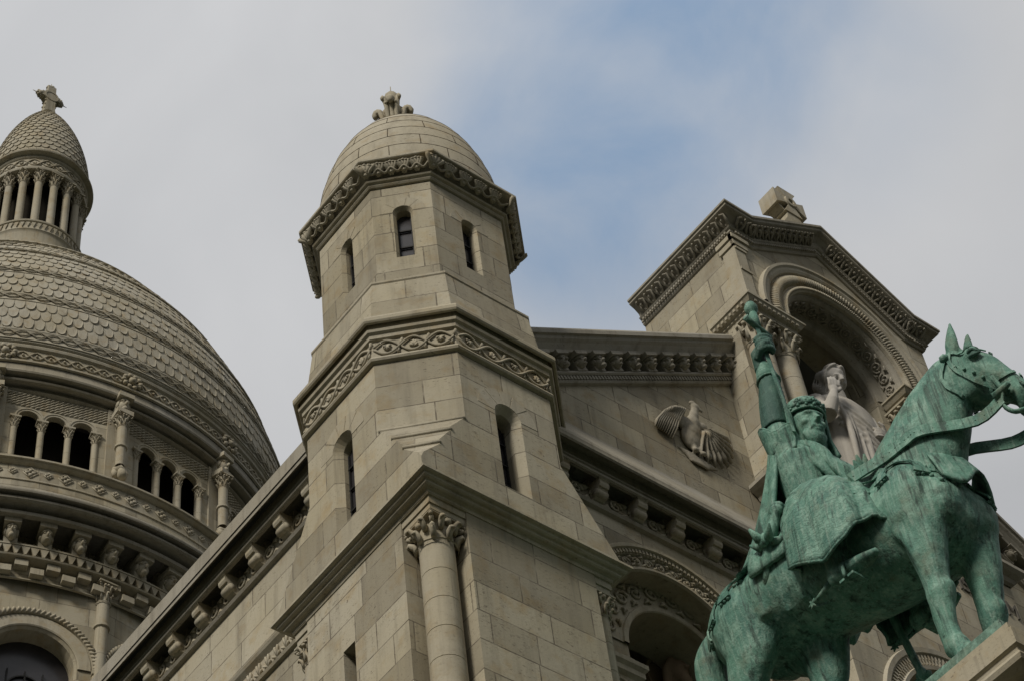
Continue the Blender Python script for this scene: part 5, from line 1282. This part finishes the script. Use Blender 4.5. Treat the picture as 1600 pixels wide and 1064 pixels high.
# sleeve cuff, mail sleeve, gauntlet and hand holding the blade
sl_ = MB(); rows_ = []
for i in range(9):
    v = i/8; row = []
    for j in range(25):
        a = 2*math.pi*j/24; rr = .20-.02*v+.02*math.sin(3*a+1)*v; c = V((3.60-.11*v, -2.19, 19.66+.40*v))
        row.append(c+V((rr*math.cos(a)*(1+.05*math.sin(5*a)), rr*1.08*math.sin(a), (.13*math.sin(a+.6)+.05*math.sin(3*a))*v)))
    rows_.append(row)
sheet(sl_, rows_, .03); tube(sl_, rows_[-1], .018, 6, cap=False); sl_.build('sleeve', 'bronze', rider)
ml = MB(); lv = 26
rows_ = []
for i in range(lv+1):
    v = i/lv; row = []
    c = V((3.50, -2.18, 20.10)).lerp(V((3.50, -2.28, 20.98)), v); rr = .150-.05*v+.018*math.sin(v*3.4)
    for j in range(29):
        a = 2*math.pi*j/28; row.append(c+V(((rr+.007*((i+j) % 2))*math.cos(a), (rr+.007*((i+j) % 2))*1.05*math.sin(a), 0)))
    rows_.append(row)
sheet(ml, rows_, .015); ml.build('mail_sleeve', 'mail', rider)
gl = MB(); rows_ = []
for i in range(5):
    v = i/4; c = V((3.50, -2.265, 20.90)).lerp(V((3.46, -2.28, 21.14)), v); rr = .132-.05*v; rows_.append([c+V((rr*math.cos(2*math.pi*j/24), rr*math.sin(2*math.pi*j/24), 0)) for j in range(25)])
sheet(gl, rows_, .022); tube(gl, rows_[0], .018, 6, cap=False); gl.build('gauntlet_cuff', 'bronze', rider)
BA = V((3.44, -2.36, 22.14)); BBt = V((3.46, -2.44, 19.80)); bd = (BBt-BA).normalized()
hm_ = MB(); pc_ = V((3.440, -2.280, 21.32))
loft(hm_, [(3.440, -2.250, 21.06), (3.435, -2.27, 21.16), (3.425, -2.275, 21.30), (3.485, -2.335, 21.44), (3.430, -2.300, 21.50)], [(.078, .078), (.095, .08), (.11, .07), (.105, .062), (.08, .045)], sides=16)
for k in range(4):                                            # fingers closed round the blade
    z = 21.24+.072*k; c = BA+bd*((BA.z-z)/-bd.z); L_ = (.98, 1.06, 1.0, .85)[3-k]; pts = []
    for q in range(9):
        a = R(150+235*L_*q/8); rr = .085 if q < 7 else .07
        pts.append(c+V((rr*math.cos(a)*1.12-.005, rr*math.sin(a)*.95-.005, .006*q)))
    tube(hm_, pts, [.043, .046, .047, .043, .042, .041, .038, .035, .026], 8)
tube(hm_, [V((3.360, -2.300, 21.18)), V((3.335, -2.39, 21.24)), V((3.36, -2.47, 21.32)), V((3.42, -2.49, 21.37))], [.05, .05, .043, .03], 8)
fuse(hm_, 'hand', 'mail', rider, .012, 2)
sw = MB()
gp = BA+bd*.36; xg = V((1, .12, 0)).normalized(); ng = bd.cross(xg).normalized()
vs = []
for i in range(13):
    v = i/12; p = gp.lerp(BBt, v); w = .062-.02*v; vs += [p+xg*w, p+ng*.018, p-xg*w, p-ng*.018]
sw.add(vs, [(i*4+k, i*4+(k+1) % 4, i*4+4+(k+1) % 4, i*4+4+k) for i in range(12) for k in range(4)]+[(0, 1, 2, 3), (48, 49, 50, 51)])
tube(sw, [BA+bd*.06, BA+bd*.2, BA+bd*.36], [.045, .055, .05], 10)
tube(sw, [BA+bd*.36-xg*.21+bd*.0-V((0, 0, -.02)), BA+bd*.37-xg*.1, BA+bd*.37+xg*.1, BA+bd*.36+xg*.21+bd*.05], [.045, .04, .04, .05], 8)
lathe(sw, [(.0, .11), (.06, .09), (.085, .02), (.08, -.04), (.05, -.09)], (BA.x, BA.y, BA.z), 14)
blob(sw, BA-V((0, 0, .02)), (.085, .07, .085), 2)
sw.build('raised_sword', 'bronze', rider)
# tunic skirt over the near and far thigh
def skirt(s, nm):
    k = MB(); rows_ = []
    cs = spline([(RX+s*.06, -2.24, 19.0), (RX+s*.28, -2.40, 18.66), (RX+s*.46, -2.56, 18.26), (RX+s*.53, -2.64, 17.86), (RX+s*.56, -2.68, 17.48)], 16)
    rr = [(.36, .38), (.36, .48), (.34, .55), (.32, .58), (.31, .60)]
    for i, c in enumerate(cs):
        v = i/16; q = v*4; m = min(3, int(q)); f = q-m; ra = rr[m][0]*(1-f)+rr[m+1][0]*f; rb_ = rr[m][1]*(1-f)+rr[m+1][1]*f; row = []
        for j in range(49):
            a = 2*math.pi*j/48; fold = 1+.11*v**1.2*math.sin(5*a+1.2+.9*v)+.05*v**.7*math.sin(11*a+2.5*v)+.025*math.sin(19*a+4*v)
            row.append(c+V((ra*math.cos(a)*fold, rb_*math.sin(a)*fold, (-.10*math.sin(2*a+.7)+.10*math.cos(3*a))*v**3)))
        rows_.append(row)
    sheet(k, rows_, .035); tube(k, rows_[-1], .022, 6, cap=False); k.build(nm, 'engraved', rider)
skirt(-1, 'tunic_skirt'); skirt(1, 'tunic_skirt')
# cloak: back fall and the fold drawn across the breast
ck = MB(); rows_ = []
top = spline([(3.40, -2.18, 19.66), (3.46, -2.02, 19.84), (3.66, -1.98, 19.90), (3.88, -2.00, 19.94), (4.12, -2.0, 19.88), (4.30, -2.16, 19.62)], 30)
mid = spline([(3.34, -2.02, 18.95), (3.42, -1.80, 19.10), (3.62, -1.64, 19.2), (3.90, -1.5, 19.25), (4.18, -1.6, 19.15), (4.36, -1.95, 18.95)], 30)
bot = spline([(3.26, -1.85, 18.02), (3.32, -1.42, 18.22), (3.52, -1.16, 18.64), (3.84, -1.05, 18.84), (4.16, -1.1, 18.62), (4.38, -1.5, 18.1)], 30)
for i in range(25):
    v = i/24; row = []
    for j in range(31):
        p = top[j]*(1-v)**2+mid[j]*2*v*(1-v)*1.0+bot[j]*v*v; n_ = (p-V((RX, -2.25, p.z))).normalized()
        row.append(p+n_*(.06*v*math.sin(j*.95+.6*math.sin(v*3))+.02*v*math.sin(j*2.3)))
    rows_.append(row)
sheet(ck, rows_, .04)
for k in range(7):
    o_ = .045*k
    tube(ck, spline([(3.56+o_*.3, -2.12-.05*k, 19.90-.025*k), (3.60+o_*.2, -2.44-.03*k, 19.66-.05*k), (3.72, -2.64-.015*k, 19.34-.07*k), (3.92, -2.76-.02*k, 19.06-.06*k), (4.12, -2.88, 18.86-.02*k)], 20), [.05+.02*math.sin(i*.5+k) for i in range(21)], 8)
tube(ck, spline([(3.54, -2.1, 19.88), (3.68, -1.98, 19.98), (3.9, -2.0, 20.0), (4.1, -2.1, 19.9), (4.2, -2.4, 19.6), (4.2, -2.65, 19.25), (4.16, -2.85, 18.95)], 20), [.09]*21, 8)
ck.build('cloak', 'bronze', rider)
# hip sword with star-shaped guard
hs = MB(); g0 = V((3.22, -2.10, 18.72)); g1 = V((3.10, -1.96, 18.22))
tube(hs, [g0, g0.lerp(g1, .12), g0.lerp(g1, .2), g0.lerp(g1, .55), g0.lerp(g1, .95)], [.075, .085, .05, .065, .075], 12)
blob(hs, g0, (.085, .085, .06), 2); e = (g1-g0).normalized()
for k in range(6):
    a = k*math.pi/3; x_ = e.orthogonal().normalized(); y_ = e.cross(x_); q = x_*math.cos(a)+y_*math.sin(a)
    tube(hs, [g1, g1+q*.13+e*.02, g1+q*.26-e*.05], [.06, .06, .015], 6)
blob(hs, g1+V((-.08, 0, 0)), (.06, .09, .09), 2); tube(hs, [g1, V((3.14, -1.82, 17.98)), V((3.24, -1.66, 17.75))], [.075, .06, .05], 10)
hs.build('hip_sword', 'bronze', rider)
for s in (-1, 1):
    k = MB(); x = RX+s*.60
    rows_ = [[V((x+s*(.03+.10*math.cos(R(a))), -2.76, 17.06+.0+.0) )+V((0, 0, .20*math.sin(R(a))+.04)) for a in range(-20, 201, 20)]]
    tube(k, rows_[0], .022, 6); box(k, frame((x, -2.76, 17.06), (1, 0, 0), (0, -1, 0)), -.11, .11, -.03, .0, -.10, .10)
    tube(k, [(x+s*.06, -2.76, 17.28), (x+s*.05, -2.62, 17.75), (x+s*.02, -2.45, 18.2)], .03, 6)
    tube(k, [(x, -2.46, 17.27), (x-.0, -2.30, 17.22), (x, -2.20, 17.20)], [.035, .028, .022], 6)
    for q in range(6):
        a = q*math.pi/3; tube(k, [(x, -2.18, 17.20), (x, -2.18+.065*math.cos(a), 17.20+.065*math.sin(a))], [.025, .008], 5)
    k.build('stirrup', 'bronze', rider)
sc_ = MB(); tube(sc_, [(4.36, -2.1, 18.4), (4.42, -2.28, 17.6), (4.44, -2.36, 16.95), (4.44, -2.40, 16.66), (4.44, -2.40, 16.60), (4.44, -2.41, 16.52), (4.44, -2.41, 16.46)], [.075, .075, .07, .07, .11, .10, .03], 8, flat=.6)
for s in (-1, 1): blob(sc_, (4.44, -2.40+.08*s, 16.55), (.04, .05, .06), 1)
sc_.build('scabbard', 'bronze', rider)
# ================================================================== marble figure in the niche
CX, CY = 9.72, 1.08
ch = MB()
loft(ch, [(CX, CY+.05, 24.82), (CX, CY+.03, 25.6), (CX, CY, 26.4), (CX, CY-.02, 27.0), (CX, CY, 27.4), (CX, CY+.02, 27.62), (CX-.01, CY-.0, 27.78), (CX-.02, CY-.05, 28.0)], [(.74, .50), (.68, .48), (.64, .46), (.66, .44), (.70, .40), (.56, .33), (.24, .22), (.16, .17)], sides=28)
hc = V((CX-.0, CY-.08, 28.27)); f2 = V((-.16, -.90, -.40)).normalized(); KH = .80; r2 = V((0, 0, 1)).cross(f2).normalized(); u2 = f2.cross(r2).normalized()
if u2.z < 0: u2 = -u2
f2 *= KH; r2 *= KH; u2 *= KH
def cb_(f, r_, u, a, b, c):
    t = MB(); blob(t, (0, 0, 0), 1, 2); ch.add([hc+f2*(f+p[0]*a)+r2*(r_+p[1]*b)+u2*(u+p[2]*c) for p in t.v], t.f, True)
cb_(-.02, 0, .08, .28, .245, .30); cb_(.07, 0, -.10, .19, .175, .28); cb_(.13, 0, -.34, .13, .12, .13); cb_(.24, 0, .06, .05, .16, .04); cb_(.255, 0, -.20, .045, .09, .028); cb_(.20, 0, -.27, .07, .10, .07)
tube(ch, [hc+f2*.25+u2*.06, hc+f2*.31-u2*.03, hc+f2*.33-u2*.09], [.04, .045, .05], 8)
for s in (-1, 1):
    cb_(.20, .12*s, -.06, .06, .07, .06); cb_(.235, .09*s, .005, .03, .045, .02)
    for k in range(6):
        w = lambda q: .02*math.sin(q*9+k)
        tube(ch, spline([hc+f2*(.16-.08*k)+r2*(.05+.02*k)*s+u2*(.36-.01*k), hc+f2*(.10-.08*k)+r2*.21*s+u2*.24, hc+f2*(.07-.08*k)+r2*(.235+w(1))*s+u2*.02, hc+f2*(.04-.07*k)+r2*(.215+w(2))*s-u2*.2, hc+f2*(.02-.06*k)+r2*(.19+w(3))*s-u2*.42], 12), [.026+.012*math.sin(q*1.3+k) for q in range(13)], 7)
for k in range(7): tube(ch, spline([hc+f2*.10+r2*(.02*k-.06)+u2*.37, hc-f2*.10+r2*(.04*k-.12)+u2*.37, hc-f2*.25+r2*(.05*k-.15)+u2*.15, hc-f2*.24+r2*(.055*k-.165)-u2*.2, hc-f2*.20+r2*(.055*k-.165)-u2*.45], 12), .036, 7)
cb_(-.06, 0, .10, .25, .245, .29)
# right arm raised beside the cheek, left arm bent to the breast
loft(ch, [(CX-.58, CY-.02, 27.40), (CX-.78, CY-.16, 27.0), (CX-.80, CY-.36, 26.72)], [.20, .185, .15], lat=(0, 1, 0), sides=16)
loft(ch, [(CX-.80, CY-.36, 26.72), (CX-.74, CY-.46, 26.98), (CX-.66, CY-.48, 27.22)], [.135, .105, .065], lat=(0, 1, 0), sides=14)
loft(ch, [(CX-.66, CY-.48, 27.20), (CX-.63, CY-.47, 27.33), (CX-.61, CY-.46, 27.42)], [(.06, .045), (.085, .05), (.08, .04)], lat=(.9, -.4, 0), sides=12)
for k in range(4): tube(ch, [(CX-.68+.048*k, CY-.46-.02*k, 27.40), (CX-.67+.052*k, CY-.47-.02*k, 27.52+.02*(k in (1, 2))), (CX-.66+.052*k, CY-.45-.02*k, 27.61+.03*(k in (1, 2))-.07*(k > 2))], [.031, .029, .018], 7)
tube(ch, [(CX-.58, CY-.50, 27.26), (CX-.51, CY-.52, 27.35), (CX-.49, CY-.51, 27.43)], [.034, .03, .02], 7)
loft(ch, [(CX+.50, CY-.0, 27.45), (CX+.68, CY-.10, 27.05), (CX+.70, CY-.22, 26.72)], [.21, .19, .16], lat=(0, 1, 0), sides=16)
loft(ch, [(CX+.70, CY-.22, 26.74), (CX+.48, CY-.42, 26.66), (CX+.28, CY-.50, 26.70)], [.155, .12, .08], lat=(0, 0, 1), sides=14)
for k in range(4): tube(ch, [(CX+.28, CY-.52, 26.76-.05*k), (CX+.16, CY-.53, 26.78-.055*k), (CX+.06, CY-.50, 26.77-.055*k)], [.038, .034, .02], 7)
tube(ch, [(CX+.30, CY-.52, 26.78), (CX+.22, CY-.56, 26.88), (CX+.16, CY-.55, 26.94)], [.04, .035, .022], 7)
for k in range(9):
    f = k/8; tube(ch, spline([(CX-.42+.9*f, CY-.34+.06*abs(f-.5), 27.35), (CX-.46+.95*f, CY-.43, 26.6), (CX-.52+1.05*f, CY-.42, 25.7), (CX-.55+1.1*f, CY-.38, 24.85)], 12), [.03+.025*math.sin(k*2.1+i*.3) for i in range(13)], 7)
for k in range(5): tube(ch, spline([(CX-.5, CY-.30, 27.3-.14*k), (CX-.1, CY-.44, 26.95-.16*k), (CX+.35, CY-.42, 26.62-.16*k), (CX+.6, CY-.2, 26.5-.1*k)], 12), [.045]*13, 7)
loft(ch, [(CX+.72, CY-.22, 26.7), (CX+.72, CY-.22, 26.2), (CX+.68, CY-.2, 25.6)], [(.08, .14), (.10, .16), (.05, .1)], sides=12)
chs = fuse(ch, 'niche_statue', 'marble', None, .016, 2)
chs['label'] = 'pale grey stone robed man with raised hand standing in the gable niche'; chs['category'] = 'statue'
# dark figure in the side bay niche
nf = MB(); NXc, NYc = 5.42, 1.86
loft(nf, [(NXc, NYc, 16.5), (NXc, NYc, 18), (NXc, NYc-.02, 19.2), (NXc, NYc, 19.75), (NXc, NYc, 19.95), (NXc, NYc-.03, 20.2)], [(.42, .34), (.40, .33), (.40, .30), (.42, .26), (.2, .18), (.12, .12)], sides=20)
for a in ((0, 0, 20.42, .17, .18, .22), (0, -.06, 20.3, .12, .12, .18)): blob(nf, (NXc+a[0], NYc-.05+a[1], a[2]), a[3:], 2)
tube(nf, [(NXc, NYc-.22, 20.44), (NXc, NYc-.27, 20.36)], [.03, .035], 7); blob(nf, (NXc, NYc-.18, 20.2), (.1, .08, .12), 2)
for s in (-1, 1):
    loft(nf, [(NXc+s*.36, NYc, 19.75), (NXc+s*.48, NYc-.1, 19.3), (NXc+s*.3, NYc-.36, 19.2)], [.15, .13, .08], lat=(0, 1, 0), sides=12); blob(nf, (NXc+s*.07, NYc-.2, 20.44), (.03, .02, .015), 1)
    tube(nf, [(NXc+s*.1, NYc-.1, 20.6), (NXc+s*.19, NYc-.05, 20.4), (NXc+s*.17, NYc, 20.1)], .06, 7)
for k in range(7): tube(nf, [(NXc-.3+.1*k, NYc-.28, 19.6), (NXc-.33+.11*k, NYc-.34, 18.4), (NXc-.36+.12*k, NYc-.34, 16.6)], .04, 6)
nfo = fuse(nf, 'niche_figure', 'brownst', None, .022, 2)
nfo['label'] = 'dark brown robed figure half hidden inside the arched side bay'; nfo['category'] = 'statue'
hl = MB(); Mh = SF(NYc+.16); archring(hl, Mh, (NXc, 20.46), [(0, 0), (.30, 0), (.31, .03), (.36, .04), (.37, 0), (.37, -.03), (0, -.03)], 28, 0, 360)
hl.build('halo', 'halo' if 'halo' in M else 'brownst', nfo)
